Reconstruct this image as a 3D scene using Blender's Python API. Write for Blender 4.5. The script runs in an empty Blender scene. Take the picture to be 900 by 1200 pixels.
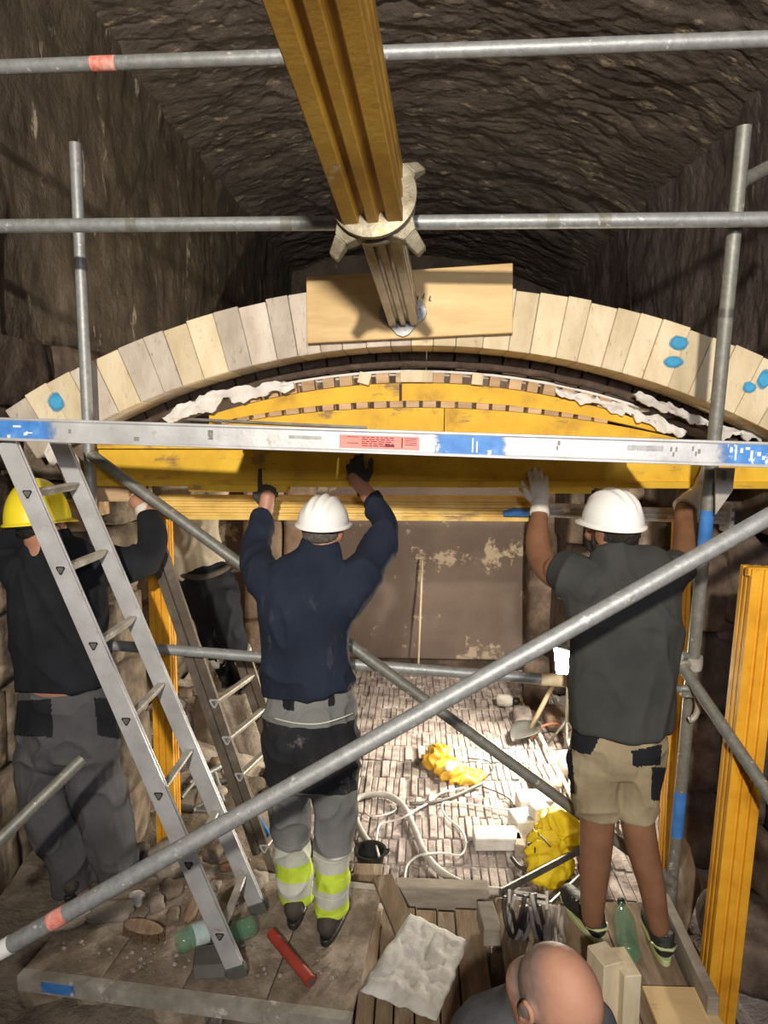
import bpy, bmesh, math, random
import numpy as np
from mathutils import Vector, Matrix, noise
random.seed(7)
S = bpy.context.scene
COL = S.collection
V = Vector

# ------------------------------------------------------------------ camera
FPX = 800.0                       # focal length in pixels of the 900x1200 frame
PITCH = math.atan(100 / FPX)
YAW = math.atan(40 / FPX * math.cos(PITCH))
CAM = V((0.0, 0.0, 2.25))
cd = bpy.data.cameras.new('camera')
cam = bpy.data.objects.new('camera', cd)
COL.objects.link(cam)
cd.sensor_fit = 'VERTICAL'
cd.sensor_height = 36.0
cd.lens = 36.0 * FPX / 1200.0
cd.clip_start = 0.05
cam.location = CAM
cam.rotation_euler = (math.pi / 2 - PITCH, 0, YAW)
S.camera = cam

# ------------------------------------------------------------------ light
w = bpy.data.worlds.new('world')
S.world = w
w.use_nodes = True
w.node_tree.nodes['Background'].inputs[0].default_value = (0.9, 0.85, 0.8, 1)
w.node_tree.nodes['Background'].inputs[1].default_value = 0.05
S.view_settings.view_transform = 'Standard'
S.view_settings.look = 'None'
S.view_settings.gamma = 1.0
S.view_settings.use_curve_mapping = False
S.view_settings.exposure = 0.0


def lamp(name, kind, loc, power, color, size=0.2, target=None, spot=None, blend=0.6):
    l = bpy.data.lights.new(name, kind)
    l.energy = power
    l.color = color
    if kind == 'AREA':
        l.size = size
    else:
        l.shadow_soft_size = size
    if spot:
        l.spot_size = math.radians(spot)
        l.spot_blend = blend
    o = bpy.data.objects.new(name, l)
    COL.objects.link(o)
    o.location = loc
    if target is not None:
        o.rotation_euler = (V(target) - V(loc)).to_track_quat('-Z', 'Y').to_euler()
    return o


# floodlight on a tall stand behind the photographer, plus an added fill lower right
lamp('flood_light', 'SPOT', (-0.2, -2.1, 3.5), 1250, (1.0, 0.90, 0.76), 0.07, (0.1, 3.2, 3.15), 92, 0.9)
lamp('fill_light_low', 'AREA', (0.7, -1.4, 2.9), 50, (0.95, 0.93, 1.0), 0.5, (0.2, 3.2, 3.6))

# ------------------------------------------------------------------ pixel helpers
cy, sy, cp, sp = math.cos(YAW), math.sin(YAW), math.cos(PITCH), math.sin(PITCH)
FW = V((-sy * cp, cy * cp, -sp))
RT = V((cy, sy, 0))
UP = V((-sy * sp, cy * sp, cp))


def ray(px, py):
    return FW + RT * ((px - 450) / FPX) + UP * ((600 - py) / FPX)


def PY(px, py, Y):                 # point of that sight line at gallery depth Y
    r = ray(px, py)
    return CAM + r * (Y / r.y)


def PZ(px, py, z):                 # point of that sight line at height z
    r = ray(px, py)
    return CAM + r * ((z - CAM.z) / r.z)


def PD(px, py, d):                 # point at axial distance d
    return CAM + ray(px, py) * d


def mpp(p):                        # metres per pixel at a point
    return (V(p) - CAM).dot(FW) / FPX


# ------------------------------------------------------------------ materials
MATS = {}


def nm(name, cols, scale=6, detail=6, rough=0.75, metal=0.0, bump=0.0, bscale=30, stretch=(1, 1, 1),
       rnd=0.0, dist=0.0, nrough=0.6, spec=0.4, bstretch=None, wave=None, trans=0.0, wear=None, coat=0.0, sheen=0.0):
    m = bpy.data.materials.new(name)
    m.use_nodes = True
    nt = m.node_tree
    N, L = nt.nodes, nt.links
    b = N['Principled BSDF']
    tc = N.new('ShaderNodeTexCoord')
    mp = N.new('ShaderNodeMapping')
    mp.inputs['Scale'].default_value = stretch
    L.new(tc.outputs['Object'], mp.inputs[0])
    src = mp.outputs[0]
    oi = None
    if rnd > 0:
        oi = N.new('ShaderNodeObjectInfo')
        ad = N.new('ShaderNodeVectorMath')
        ad.operation = 'ADD'
        mu = N.new('ShaderNodeVectorMath')
        mu.operation = 'SCALE'
        mu.inputs[0].default_value = (13.1, 7.7, 19.3)
        L.new(oi.outputs['Random'], mu.inputs['Scale'])
        L.new(mp.outputs[0], ad.inputs[0])
        L.new(mu.outputs[0], ad.inputs[1])
        src = ad.outputs[0]
    n = N.new('ShaderNodeTexNoise')
    n.inputs['Scale'].default_value = scale
    n.inputs['Detail'].default_value = detail
    n.inputs['Roughness'].default_value = nrough
    n.inputs['Distortion'].default_value = dist
    L.new(src, n.inputs['Vector'])
    cr = N.new('ShaderNodeValToRGB')
    e = cr.color_ramp.elements
    while len(e) < len(cols):
        e.new(0.5)
    for i, (p, c) in enumerate(cols):
        e[i].position = p
        e[i].color = (*c, 1)
    L.new(n.outputs['Fac'], cr.inputs[0])
    out = cr.outputs[0]
    if wear:                       # (colour, threshold, scale, softness[, stretch])
        wc, th, wsc, soft = wear[:4]
        th -= 0.045
        n2 = N.new('ShaderNodeTexNoise')
        n2.inputs['Scale'].default_value = wsc
        n2.inputs['Detail'].default_value = 8
        n2.inputs['Roughness'].default_value = 0.7
        wsrc = src
        if len(wear) > 4:
            mp2 = N.new('ShaderNodeMapping')
            mp2.inputs['Scale'].default_value = wear[4]
            L.new(src, mp2.inputs[0])
            wsrc = mp2.outputs[0]
        L.new(wsrc, n2.inputs['Vector'])
        r2 = N.new('ShaderNodeMapRange')
        r2.inputs[1].default_value = th - soft
        r2.inputs[2].default_value = th + soft
        L.new(n2.outputs['Fac'], r2.inputs[0])
        mx = N.new('ShaderNodeMix')
        mx.data_type = 'RGBA'
        L.new(r2.outputs[0], mx.inputs[0])
        L.new(out, mx.inputs[6])
        mx.inputs[7].default_value = (*wc, 1)
        out = mx.outputs[2]
    if rnd > 0:
        hs = N.new('ShaderNodeHueSaturation')
        mr = N.new('ShaderNodeMapRange')
        mr.inputs[3].default_value = 1 - rnd
        mr.inputs[4].default_value = 1 + rnd
        L.new(oi.outputs['Random'], mr.inputs[0])
        L.new(mr.outputs[0], hs.inputs['Value'])
        L.new(out, hs.inputs['Color'])
        out = hs.outputs[0]
    L.new(out, b.inputs['Base Color'])
    b.inputs['Roughness'].default_value = rough
    b.inputs['Metallic'].default_value = metal
    b.inputs['Specular IOR Level'].default_value = spec
    b.inputs['Coat Weight'].default_value = coat
    b.inputs['Sheen Weight'].default_value = sheen
    if trans:
        b.inputs['Transmission Weight'].default_value = trans
    if bump > 0:
        nb = N.new('ShaderNodeTexNoise')
        nb.inputs['Scale'].default_value = bscale
        nb.inputs['Detail'].default_value = 8
        nb.inputs['Roughness'].default_value = 0.65
        if bstretch:
            mb = N.new('ShaderNodeMapping')
            mb.inputs['Scale'].default_value = bstretch
            L.new(tc.outputs['Object'], mb.inputs[0])
            L.new(mb.outputs[0], nb.inputs['Vector'])
        else:
            L.new(src, nb.inputs['Vector'])
        bp = N.new('ShaderNodeBump')
        bp.inputs['Strength'].default_value = min(1.0, bump)
        bp.inputs['Distance'].default_value = 0.02 * max(1.0, bump)
        L.new(nb.outputs['Fac'], bp.inputs['Height'])
        L.new(bp.outputs[0], b.inputs['Normal'])
    MATS[name] = m
    return m


def M(n):
    return MATS[n]


nm('vault', [(0.28, (0.065, 0.052, 0.043)), (0.45, (0.115, 0.093, 0.077)), (0.6, (0.16, 0.132, 0.11)), (0.75, (0.30, 0.25, 0.19))],
   scale=3.4, detail=12, rough=0.9, nrough=0.72, bump=1.8, bscale=13, stretch=(0.9, 1.3, 1), bstretch=(1, 1.35, 1),
   wear=((0.42, 0.35, 0.25), 0.655, 4.2, 0.03, (1, 1.8, 1)))
nm('wall_plaster', [(0.28, (0.032, 0.025, 0.018)), (0.46, (0.085, 0.065, 0.046)), (0.62, (0.135, 0.106, 0.076)), (0.78, (0.25, 0.2, 0.145))],
   scale=3.0, detail=12, rough=0.6, nrough=.72, bump=1.5, bscale=15, bstretch=(1, 1.1, 0.85), spec=0.5,
   wear=((0.42, 0.36, 0.28), 0.67, 5.5, 0.02, (1, 1.3, 0.4)))
nm('wall_plaster_violet', [(0.28, (0.055, 0.042, 0.040)), (0.46, (0.125, 0.098, 0.092)), (0.62, (0.18, 0.148, 0.138)), (0.78, (0.28, 0.24, 0.22))],
   scale=2.4, detail=12, rough=0.6, nrough=.72, bump=1.5, bscale=13, bstretch=(1, 1.1, 0.85), spec=0.5,
   wear=((0.45, 0.4, 0.36), 0.67, 5.0, 0.02, (1, 1.3, 0.35)))
nm('back_plaster', [(0.3, (0.12, 0.088, 0.074)), (0.55, (0.185, 0.14, 0.12)), (0.8, (0.25, 0.2, 0.17))],
   scale=1.3, detail=9, rough=0.85, bump=0.25, bscale=10, wear=((0.46, 0.38, 0.29), 0.63, 2.3, 0.02))
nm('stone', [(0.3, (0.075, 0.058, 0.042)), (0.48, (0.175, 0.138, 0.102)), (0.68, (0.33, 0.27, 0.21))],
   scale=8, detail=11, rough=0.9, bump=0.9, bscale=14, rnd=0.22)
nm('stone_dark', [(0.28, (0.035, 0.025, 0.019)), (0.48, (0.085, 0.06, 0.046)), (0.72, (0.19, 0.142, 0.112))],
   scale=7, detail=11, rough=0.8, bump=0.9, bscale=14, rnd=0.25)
nm('stone_pink', [(0.25, (0.22, 0.155, 0.115)), (0.5, (0.36, 0.265, 0.2)), (0.75, (0.5, 0.4, 0.32))],
   scale=6, detail=9, rough=0.9, bump=0.8, bscale=16, rnd=0.18)
nm('vouss_cream', [(0.25, (0.50, 0.41, 0.26)), (0.5, (0.66, 0.56, 0.38)), (0.75, (0.76, 0.68, 0.5))],
   scale=9, detail=8, rough=0.9, bump=0.3, bscale=60, rnd=0.12, stretch=(1, 1, 0.4), wear=((0.42, 0.33, 0.2), 0.69, 60, 0.06))
nm('vouss_grey', [(0.25, (0.40, 0.34, 0.27)), (0.5, (0.54, 0.475, 0.40)), (0.75, (0.66, 0.6, 0.52))],
   scale=9, detail=8, rough=0.9, bump=0.3, bscale=60, rnd=0.14, stretch=(1, 1, 0.4), wear=((0.34, 0.28, 0.24), 0.67, 60, 0.06))
nm('old_brick', [(0.25, (0.06, 0.042, 0.033)), (0.55, (0.115, 0.082, 0.064)), (0.8, (0.19, 0.14, 0.11))],
   scale=14, detail=8, rough=0.95, bump=0.9, bscale=40, rnd=0.2)
nm('mortar', [(0.3, (0.16, 0.13, 0.10)), (0.7, (0.30, 0.25, 0.2))], scale=12, rough=0.95, bump=0.8, bscale=30)
nm('floor_bed', [(0.3, (0.24, 0.2, 0.185)), (0.6, (0.40, 0.35, 0.33)), (0.85, (0.5, 0.45, 0.43))], scale=6, detail=9, rough=0.95, bump=0.8, bscale=40)
nm('floor_brick', [(0.33, (0.14, 0.115, 0.112)), (0.44, (0.31, 0.265, 0.25)), (0.56, (0.45, 0.39, 0.37)), (0.75, (0.58, 0.52, 0.5))],
   scale=9, detail=10, rough=0.95, bump=0.6, bscale=50, rnd=0.2)
nm('dirt', [(0.25, (0.10, 0.08, 0.06)), (0.5, (0.19, 0.155, 0.12)), (0.75, (0.32, 0.27, 0.22))], scale=5, detail=10, rough=0.95, bump=1.0, bscale=25)
nm('galv', [(0.3, (0.20, 0.215, 0.22)), (0.55, (0.30, 0.315, 0.32)), (0.8, (0.42, 0.43, 0.43))], scale=34, detail=8, rough=0.48, metal=0.35, nrough=.75, rnd=0.05,
   wear=((0.66, 0.66, 0.64), 0.69, 30, 0.03), bump=0.1, bscale=80)
nm('galv_old', [(0.3, (0.14, 0.145, 0.13)), (0.55, (0.21, 0.21, 0.19)), (0.8, (0.32, 0.31, 0.28))], scale=30, detail=8, rough=0.52, metal=0.35, nrough=.75, rnd=0.06,
   wear=((0.6, 0.58, 0.52), 0.69, 28, 0.03), bump=0.1, bscale=80)
nm('steel_dark', [(0.3, (0.10, 0.098, 0.09)), (0.7, (0.22, 0.215, 0.20))], scale=12, rough=0.5, metal=0.5, rnd=0.1)
nm('alu_shaded', [(0.3, (0.09, 0.075, 0.06)), (0.55, (0.15, 0.125, 0.10)), (0.8, (0.26, 0.23, 0.19))], scale=12, detail=7, rough=0.5, metal=0.4)  # darker aluminium: shade on the extension ladder put into its colour
nm('alu', [(0.3, (0.42, 0.43, 0.44)), (0.55, (0.53, 0.54, 0.56)), (0.8, (0.66, 0.67, 0.69))], scale=8, detail=7, rough=0.42, metal=0.4,
   wear=((0.36, 0.33, 0.27), 0.7, 18, 0.05), bump=0.06, bscale=80)
nm('alu_dirty', [(0.3, (0.28, 0.26, 0.22)), (0.55, (0.42, 0.4, 0.36)), (0.8, (0.6, 0.58, 0.54))], scale=12, detail=7, rough=0.55, metal=0.3,
   wear=((0.75, 0.74, 0.72), 0.68, 9, 0.03), bump=0.1, bscale=80)
nm('yellow', [(0.28, (0.42, 0.24, 0.03)), (0.42, (0.66, 0.40, 0.03)), (0.65, (0.80, 0.52, 0.04))], scale=5, detail=8, rough=0.65,
   wear=((0.30, 0.185, 0.07), 0.66, 9, 0.04, (0.35, 1, 1)), bump=0.12, bscale=60, rnd=0.06)
nm('yellow_pale', [(0.28, (0.46, 0.29, 0.08)), (0.5, (0.68, 0.46, 0.12)), (0.7, (0.78, 0.58, 0.22))], scale=7, detail=8, rough=0.6,
   wear=((0.30, 0.2, 0.1), 0.68, 9, 0.05, (0.3, 1, 1)), bump=0.1, bscale=60)
nm('orange', [(0.28, (0.50, 0.22, 0.012)), (0.5, (0.70, 0.34, 0.02)), (0.75, (0.80, 0.44, 0.04))], scale=7, detail=8, rough=0.55,
   wear=((0.28, 0.16, 0.05), 0.72, 10, 0.06, (1, 1, 0.3)), bump=0.08, bscale=60)
nm('prop_yellow', [(0.28, (0.30, 0.155, 0.025)), (0.5, (0.46, 0.255, 0.035)), (0.72, (0.62, 0.38, 0.06))], scale=5, detail=8, rough=0.5,
   wear=((0.52, 0.47, 0.36), 0.72, 14, 0.04, (1, 0.3, 1)), bump=0.1, bscale=50)
nm('prop_steel', [(0.28, (0.22, 0.19, 0.15)), (0.5, (0.34, 0.30, 0.24)), (0.75, (0.50, 0.46, 0.4))], scale=9, detail=7, rough=0.5, metal=0.4, bump=0.1, bscale=60)
nm('cast_metal', [(0.3, (0.16, 0.13, 0.08)), (0.5, (0.30, 0.27, 0.2)), (0.7, (0.48, 0.45, 0.37))], scale=11, detail=7, rough=0.5, metal=0.35, bump=0.25, bscale=50,
   wear=((0.5, 0.33, 0.06), 0.68, 9, 0.04))
nm('ply', [(0.28, (0.50, 0.34, 0.16)), (0.5, (0.64, 0.46, 0.23)), (0.75, (0.76, 0.58, 0.32))], scale=4, detail=8, rough=0.75, stretch=(0.5, 1, 2.5),
   wear=((0.24, 0.14, 0.05), 0.71, 7, 0.04, (0.4, 1, 2.5)), bump=0.1, bscale=30, rnd=0.08)
nm('wood_block', [(0.28, (0.40, 0.25, 0.13)), (0.5, (0.55, 0.38, 0.22)), (0.75, (0.68, 0.5, 0.32))], scale=14, detail=8, rough=0.8, stretch=(0.4, 1, 2), rnd=0.2, bump=0.1)
nm('wood_pale', [(0.28, (0.56, 0.46, 0.30)), (0.5, (0.70, 0.60, 0.42)), (0.75, (0.8, 0.72, 0.54))], scale=10, detail=8, rough=0.8, stretch=(2, 2, 0.5), rnd=0.08, bump=0.1)
nm('plank', [(0.28, (0.13, 0.085, 0.052)), (0.5, (0.215, 0.15, 0.096)), (0.75, (0.33, 0.245, 0.17))], scale=7, detail=9, rough=0.9, stretch=(3, 0.5, 1), rnd=0.18, bump=0.3, bscale=40,
   wear=((0.36, 0.3, 0.24), 0.64, 6, 0.08))
nm('deck_ply', [(0.3, (0.12, 0.095, 0.07)), (0.48, (0.215, 0.172, 0.13)), (0.66, (0.35, 0.29, 0.23))], scale=9, detail=12, nrough=.72, rough=0.9, bump=0.5, bscale=40,
   wear=((0.44, 0.38, 0.32), 0.66, 5, 0.08))
nm('kerb', [(0.25, (0.20, 0.175, 0.145)), (0.5, (0.30, 0.265, 0.22)), (0.75, (0.42, 0.38, 0.33))], scale=9, detail=9, rough=0.9, stretch=(0.5, 1, 2), bump=0.3, bscale=30)
nm('white_foam', [(0.3, (0.62, 0.60, 0.57)), (0.6, (0.8, 0.79, 0.77)), (0.8, (0.88, 0.87, 0.85))], scale=10, rough=0.8, bump=0.5, bscale=25)
nm('white_helmet', [(0.3, (0.74, 0.75, 0.74)), (0.7, (0.84, 0.85, 0.84))], scale=5, rough=0.32, coat=0.3, wear=((0.45, 0.44, 0.4), 0.72, 14, 0.04))
nm('yellow_helmet', [(0.3, (0.72, 0.58, 0.02)), (0.7, (0.82, 0.70, 0.03))], scale=5, rough=0.4, coat=0.2, wear=((0.42, 0.3, 0.03), 0.72, 12, 0.05))
nm('navy', [(0.3, (0.010, 0.014, 0.027)), (0.6, (0.016, 0.022, 0.040)), (0.8, (0.026, 0.033, 0.054))], scale=5, rough=0.9, bump=0.3, bscale=9, spec=0.2,
   wear=((0.085, 0.09, 0.105), 0.71, 5, 0.08, (1, 1, 0.4)))
nm('black_cloth', [(0.3, (0.008, 0.009, 0.012)), (0.7, (0.018, 0.02, 0.026))], scale=5, rough=0.9, bump=0.3, bscale=9, spec=0.2)
nm('black_dusty', [(0.3, (0.010, 0.011, 0.014)), (0.65, (0.025, 0.027, 0.031)), (0.8, (0.08, 0.08, 0.082))], scale=7, rough=0.9, bump=0.3, bscale=12, spec=0.2,
   wear=((0.2, 0.19, 0.18), 0.72, 9, 0.06))
nm('charcoal', [(0.3, (0.036, 0.038, 0.038)), (0.7, (0.056, 0.058, 0.056))], scale=4, rough=0.9, bump=0.3, bscale=9, spec=0.2)
nm('grey_cloth', [(0.3, (0.13, 0.135, 0.135)), (0.7, (0.2, 0.205, 0.2))], scale=5, rough=0.9, bump=0.35, bscale=12, spec=0.2)
nm('slate_cloth', [(0.3, (0.062, 0.062, 0.07)), (0.7, (0.10, 0.10, 0.11))], scale=5, rough=0.9, bump=0.35, bscale=10, spec=0.2)
nm('khaki', [(0.3, (0.235, 0.19, 0.12)), (0.7, (0.33, 0.275, 0.18))], scale=6, rough=0.9, bump=0.35, bscale=12, spec=0.2)
nm('beige_cloth', [(0.3, (0.36, 0.31, 0.24)), (0.7, (0.50, 0.44, 0.35))], scale=6, rough=0.9, bump=0.3, bscale=10, spec=0.2)
nm('hivis', [(0.3, (0.40, 0.56, 0.03)), (0.6, (0.56, 0.74, 0.06)), (0.8, (0.66, 0.78, 0.26))], scale=12, rough=0.8, bump=0.3, bscale=14)
nm('reflect', [(0.3, (0.44, 0.46, 0.40)), (0.7, (0.60, 0.62, 0.56))], scale=14, rough=0.6, bump=0.3, bscale=14)
nm('skin', [(0.3, (0.33, 0.155, 0.10)), (0.6, (0.42, 0.21, 0.14)), (0.85, (0.5, 0.27, 0.185))], scale=9, rough=0.5, bump=0.06, bscale=70)
nm('skin_tan', [(0.3, (0.17, 0.08, 0.045)), (0.7, (0.25, 0.125, 0.072))], scale=9, rough=0.55, bump=0.08, bscale=70)
nm('hair_dark', [(0.3, (0.010, 0.008, 0.007)), (0.7, (0.028, 0.022, 0.018))], scale=30, rough=0.6, bump=0.8, bscale=90, stretch=(1, 1, 0.3))
nm('hair_grey', [(0.3, (0.09, 0.08, 0.072)), (0.7, (0.2, 0.18, 0.165))], scale=60, rough=0.8, bump=0.8, bscale=160)
nm('stubble', [(0.3, (0.30, 0.185, 0.14)), (0.7, (0.40, 0.27, 0.21))], scale=60, rough=0.8, bump=0.3, bscale=160)
nm('glove_dark', [(0.3, (0.030, 0.028, 0.027)), (0.7, (0.06, 0.057, 0.054))], scale=20, rough=0.85, bump=0.4, bscale=60)
nm('glove_white', [(0.3, (0.56, 0.52, 0.46)), (0.7, (0.74, 0.7, 0.64))], scale=14, rough=0.85, bump=0.4, bscale=50)
nm('leather', [(0.3, (0.030, 0.026, 0.022)), (0.7, (0.075, 0.065, 0.055))], scale=14, rough=0.7, bump=0.4, bscale=40)
nm('shoe_black', [(0.3, (0.012, 0.013, 0.014)), (0.7, (0.035, 0.036, 0.038))], scale=14, rough=0.6, bump=0.4, bscale=40)
nm('shoe_lime', [(0.3, (0.42, 0.50, 0.22)), (0.7, (0.56, 0.62, 0.34))], scale=14, rough=0.6)
nm('bag_yellow', [(0.3, (0.70, 0.50, 0.01)), (0.7, (0.86, 0.66, 0.02))], scale=7, rough=0.55, bump=0.4, bscale=14)
nm('bag_orange', [(0.3, (0.66, 0.36, 0.03)), (0.7, (0.84, 0.55, 0.08))], scale=7, rough=0.4, bump=0.4, bscale=14)
nm('paper', [(0.3, (0.50, 0.49, 0.47)), (0.5, (0.62, 0.61, 0.59)), (0.8, (0.72, 0.71, 0.69))], scale=9, detail=9, rough=0.9, bump=0.5, bscale=18)
nm('red_paint', [(0.3, (0.26, 0.03, 0.02)), (0.7, (0.40, 0.06, 0.04))], scale=9, rough=0.55, wear=((0.2, 0.1, 0.07), 0.68, 14, 0.05))
nm('sticker_red', [(0.3, (0.78, 0.20, 0.18)), (0.7, (0.86, 0.29, 0.26))], scale=9, rough=0.6)
nm('sticker_faded', [(0.35, (0.62, 0.14, 0.11)), (0.6, (0.75, 0.36, 0.3)), (0.75, (0.8, 0.7, 0.66))], scale=40, rough=0.6)
nm('ink', [(0.3, (0.10, 0.02, 0.02)), (0.7, (0.16, 0.04, 0.04))], scale=9, rough=0.7)
nm('ink_grey', [(0.3, (0.16, 0.15, 0.13)), (0.7, (0.26, 0.25, 0.22))], scale=9, rough=0.7)
nm('scratch_white', [(0.3, (0.72, 0.74, 0.74)), (0.7, (0.82, 0.83, 0.83))], scale=9, rough=0.6)
nm('blue_paint', [(0.25, (0.03, 0.13, 0.40)), (0.55, (0.05, 0.20, 0.56)), (0.8, (0.14, 0.32, 0.66))], scale=14, rough=0.55,
   wear=((0.62, 0.66, 0.7), 0.70, 16, 0.02))
nm('spray_blue', [(0.3, (0.03, 0.30, 0.60)), (0.7, (0.10, 0.42, 0.70))], scale=20, rough=0.9)
nm('cable_grey', [(0.3, (0.34, 0.32, 0.30)), (0.7, (0.50, 0.48, 0.46))], scale=14, rough=0.5)
nm('cable_dark', [(0.3, (0.03, 0.028, 0.026)), (0.7, (0.075, 0.07, 0.065))], scale=14, rough=0.5)
nm('cable_white', [(0.3, (0.60, 0.57, 0.53)), (0.7, (0.76, 0.73, 0.69))], scale=14, rough=0.5)
nm('hose_red', [(0.3, (0.42, 0.17, 0.11)), (0.7, (0.58, 0.27, 0.18))], scale=14, rough=0.5)
nm('black_plastic', [(0.3, (0.010, 0.010, 0.010)), (0.7, (0.03, 0.03, 0.03))], scale=10, rough=0.45, bump=0.1)
nm('grey_plastic', [(0.3, (0.06, 0.06, 0.058)), (0.7, (0.12, 0.118, 0.11))], scale=10, rough=0.55)
nm('bristle', [(0.3, (0.12, 0.075, 0.04)), (0.7, (0.26, 0.17, 0.1))], scale=60, rough=0.95, bump=1.0, bscale=140)
nm('bottle_label', [(0.3, (0.30, 0.42, 0.44)), (0.55, (0.5, 0.6, 0.6)), (0.75, (0.66, 0.72, 0.7))], scale=18, rough=0.5)
nm('plaster_white', [(0.3, (0.5, 0.48, 0.45)), (0.6, (0.72, 0.7, 0.67)), (0.8, (0.82, 0.81, 0.79))], scale=10, rough=0.9, bump=0.6, bscale=20)
nm('dust_stone', [(0.25, (0.24, 0.2, 0.165)), (0.5, (0.36, 0.31, 0.26)), (0.75, (0.50, 0.45, 0.39))], scale=8, detail=9, rough=0.95, bump=0.7, bscale=25, rnd=0.2)
nm('terracotta', [(0.25, (0.34, 0.185, 0.12)), (0.5, (0.46, 0.28, 0.19)), (0.75, (0.56, 0.38, 0.28))], scale=8, detail=9, rough=0.95, bump=0.4, bscale=25, rnd=0.15)
nm('eye_white', [(0.3, (0.6, 0.55, 0.52)), (0.7, (0.7, 0.66, 0.62))], scale=9, rough=0.2)

gm = bpy.data.materials.new('green_pet')
gm.use_nodes = True
_b = gm.node_tree.nodes['Principled BSDF']
_b.inputs['Base Color'].default_value = (0.14, 0.36, 0.22, 1)
_b.inputs['Roughness'].default_value = 0.1
_b.inputs['Alpha'].default_value = 0.34
_b.inputs['Coat Weight'].default_value = 0.5
MATS['green_pet'] = gm

def soft_alpha(mname, mode):
    """Let a sprayed paint mark fade out towards its rim."""
    m = MATS[mname]
    N, L = m.node_tree.nodes, m.node_tree.links
    tc = N.new('ShaderNodeTexCoord')
    sub_ = N.new('ShaderNodeVectorMath')
    sub_.operation = 'SUBTRACT'
    sub_.inputs[1].default_value = (.5, .5, .5)
    L.new(tc.outputs['Generated'], sub_.inputs[0])
    mul = N.new('ShaderNodeVectorMath')
    mul.operation = 'MULTIPLY'
    mul.inputs[1].default_value = (2, 0, 2) if mode == 'disc' else (2, 0, 0)
    L.new(sub_.outputs[0], mul.inputs[0])
    ln = N.new('ShaderNodeVectorMath')
    ln.operation = 'LENGTH'
    L.new(mul.outputs[0], ln.inputs[0])
    nz = N.new('ShaderNodeTexNoise')
    nz.inputs['Scale'].default_value = 60
    nz.inputs['Detail'].default_value = 6
    L.new(tc.outputs['Object'], nz.inputs['Vector'])
    ad = N.new('ShaderNodeMath')
    ad.operation = 'MULTIPLY_ADD'
    ad.inputs[1].default_value = .5 if mode == 'disc' else .25
    L.new(nz.outputs['Fac'], ad.inputs[0])
    L.new(ln.outputs['Value'], ad.inputs[2])
    mr = N.new('ShaderNodeMapRange')
    mr.inputs[1].default_value = .75 if mode == 'disc' else .93
    mr.inputs[2].default_value = 1.25 if mode == 'disc' else 1.13
    mr.inputs[3].default_value = 1
    mr.inputs[4].default_value = 0
    L.new(ad.outputs[0], mr.inputs[0])
    L.new(mr.outputs[0], N['Principled BSDF'].inputs['Alpha'])


soft_alpha('spray_blue', 'disc')
em = bpy.data.materials.new('lamp_glow')
em.use_nodes = True
_b = em.node_tree.nodes['Principled BSDF']
_b.inputs['Emission Color'].default_value = (1, 0.9, 0.68, 1)
_b.inputs['Emission Strength'].default_value = 60
MATS['lamp_glow'] = em

# ------------------------------------------------------------------ scene helpers
WLOC = {}


def tag(o, label=None, cat=None, group=None, kind=None):
    if label:
        o['label'] = label
    if cat:
        o['category'] = cat
    if group:
        o['group'] = group
    if kind:
        o['kind'] = kind
    return o


def empty(name, loc, label=None, cat=None, group=None, kind=None):
    o = bpy.data.objects.new(name, None)
    COL.objects.link(o)
    o.empty_display_size = 0.1
    o.location = loc
    WLOC[o] = V(loc)
    return tag(o, label, cat, group, kind)


def link_mesh(name, me, mat, parent, origin):
    o = bpy.data.objects.new(name, me)
    COL.objects.link(o)
    if mat is not None and not me.materials:
        me.materials.append(M(mat))
    WLOC[o] = V(origin)
    if parent is not None:
        o.parent = parent
        o.location = V(origin) - WLOC[parent]
    else:
        o.location = origin
    return o


def mk(name, verts, faces, mat, parent=None, smooth=False, bevel=0.0, sharp=None):
    """One mesh object from world-space vertices; its origin goes to the middle of its base."""
    a = np.array([tuple(v) for v in verts], dtype=float)
    lo, hi = a.min(0), a.max(0)
    org = np.array([(lo[0] + hi[0]) / 2, (lo[1] + hi[1]) / 2, lo[2]])
    me = bpy.data.meshes.new(name)
    me.from_pydata((a - org).tolist(), [], faces)
    me.update()
    bm = bmesh.new()
    bm.from_mesh(me)
    bmesh.ops.recalc_face_normals(bm, faces=bm.faces)
    if bevel > 0:
        ed = [e for e in bm.edges if len(e.link_faces) == 2 and e.calc_face_angle(0) > 0.6]
        bmesh.ops.bevel(bm, geom=ed, offset=bevel, segments=1, affect='EDGES', profile=0.7)
    bm.to_mesh(me)
    bm.free()
    if smooth:
        me.polygons.foreach_set('use_smooth', [True] * len(me.polygons))
        if sharp:
            me.set_sharp_from_angle(angle=sharp)
    return link_mesh(name, me, mat, parent, V(org))


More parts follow.
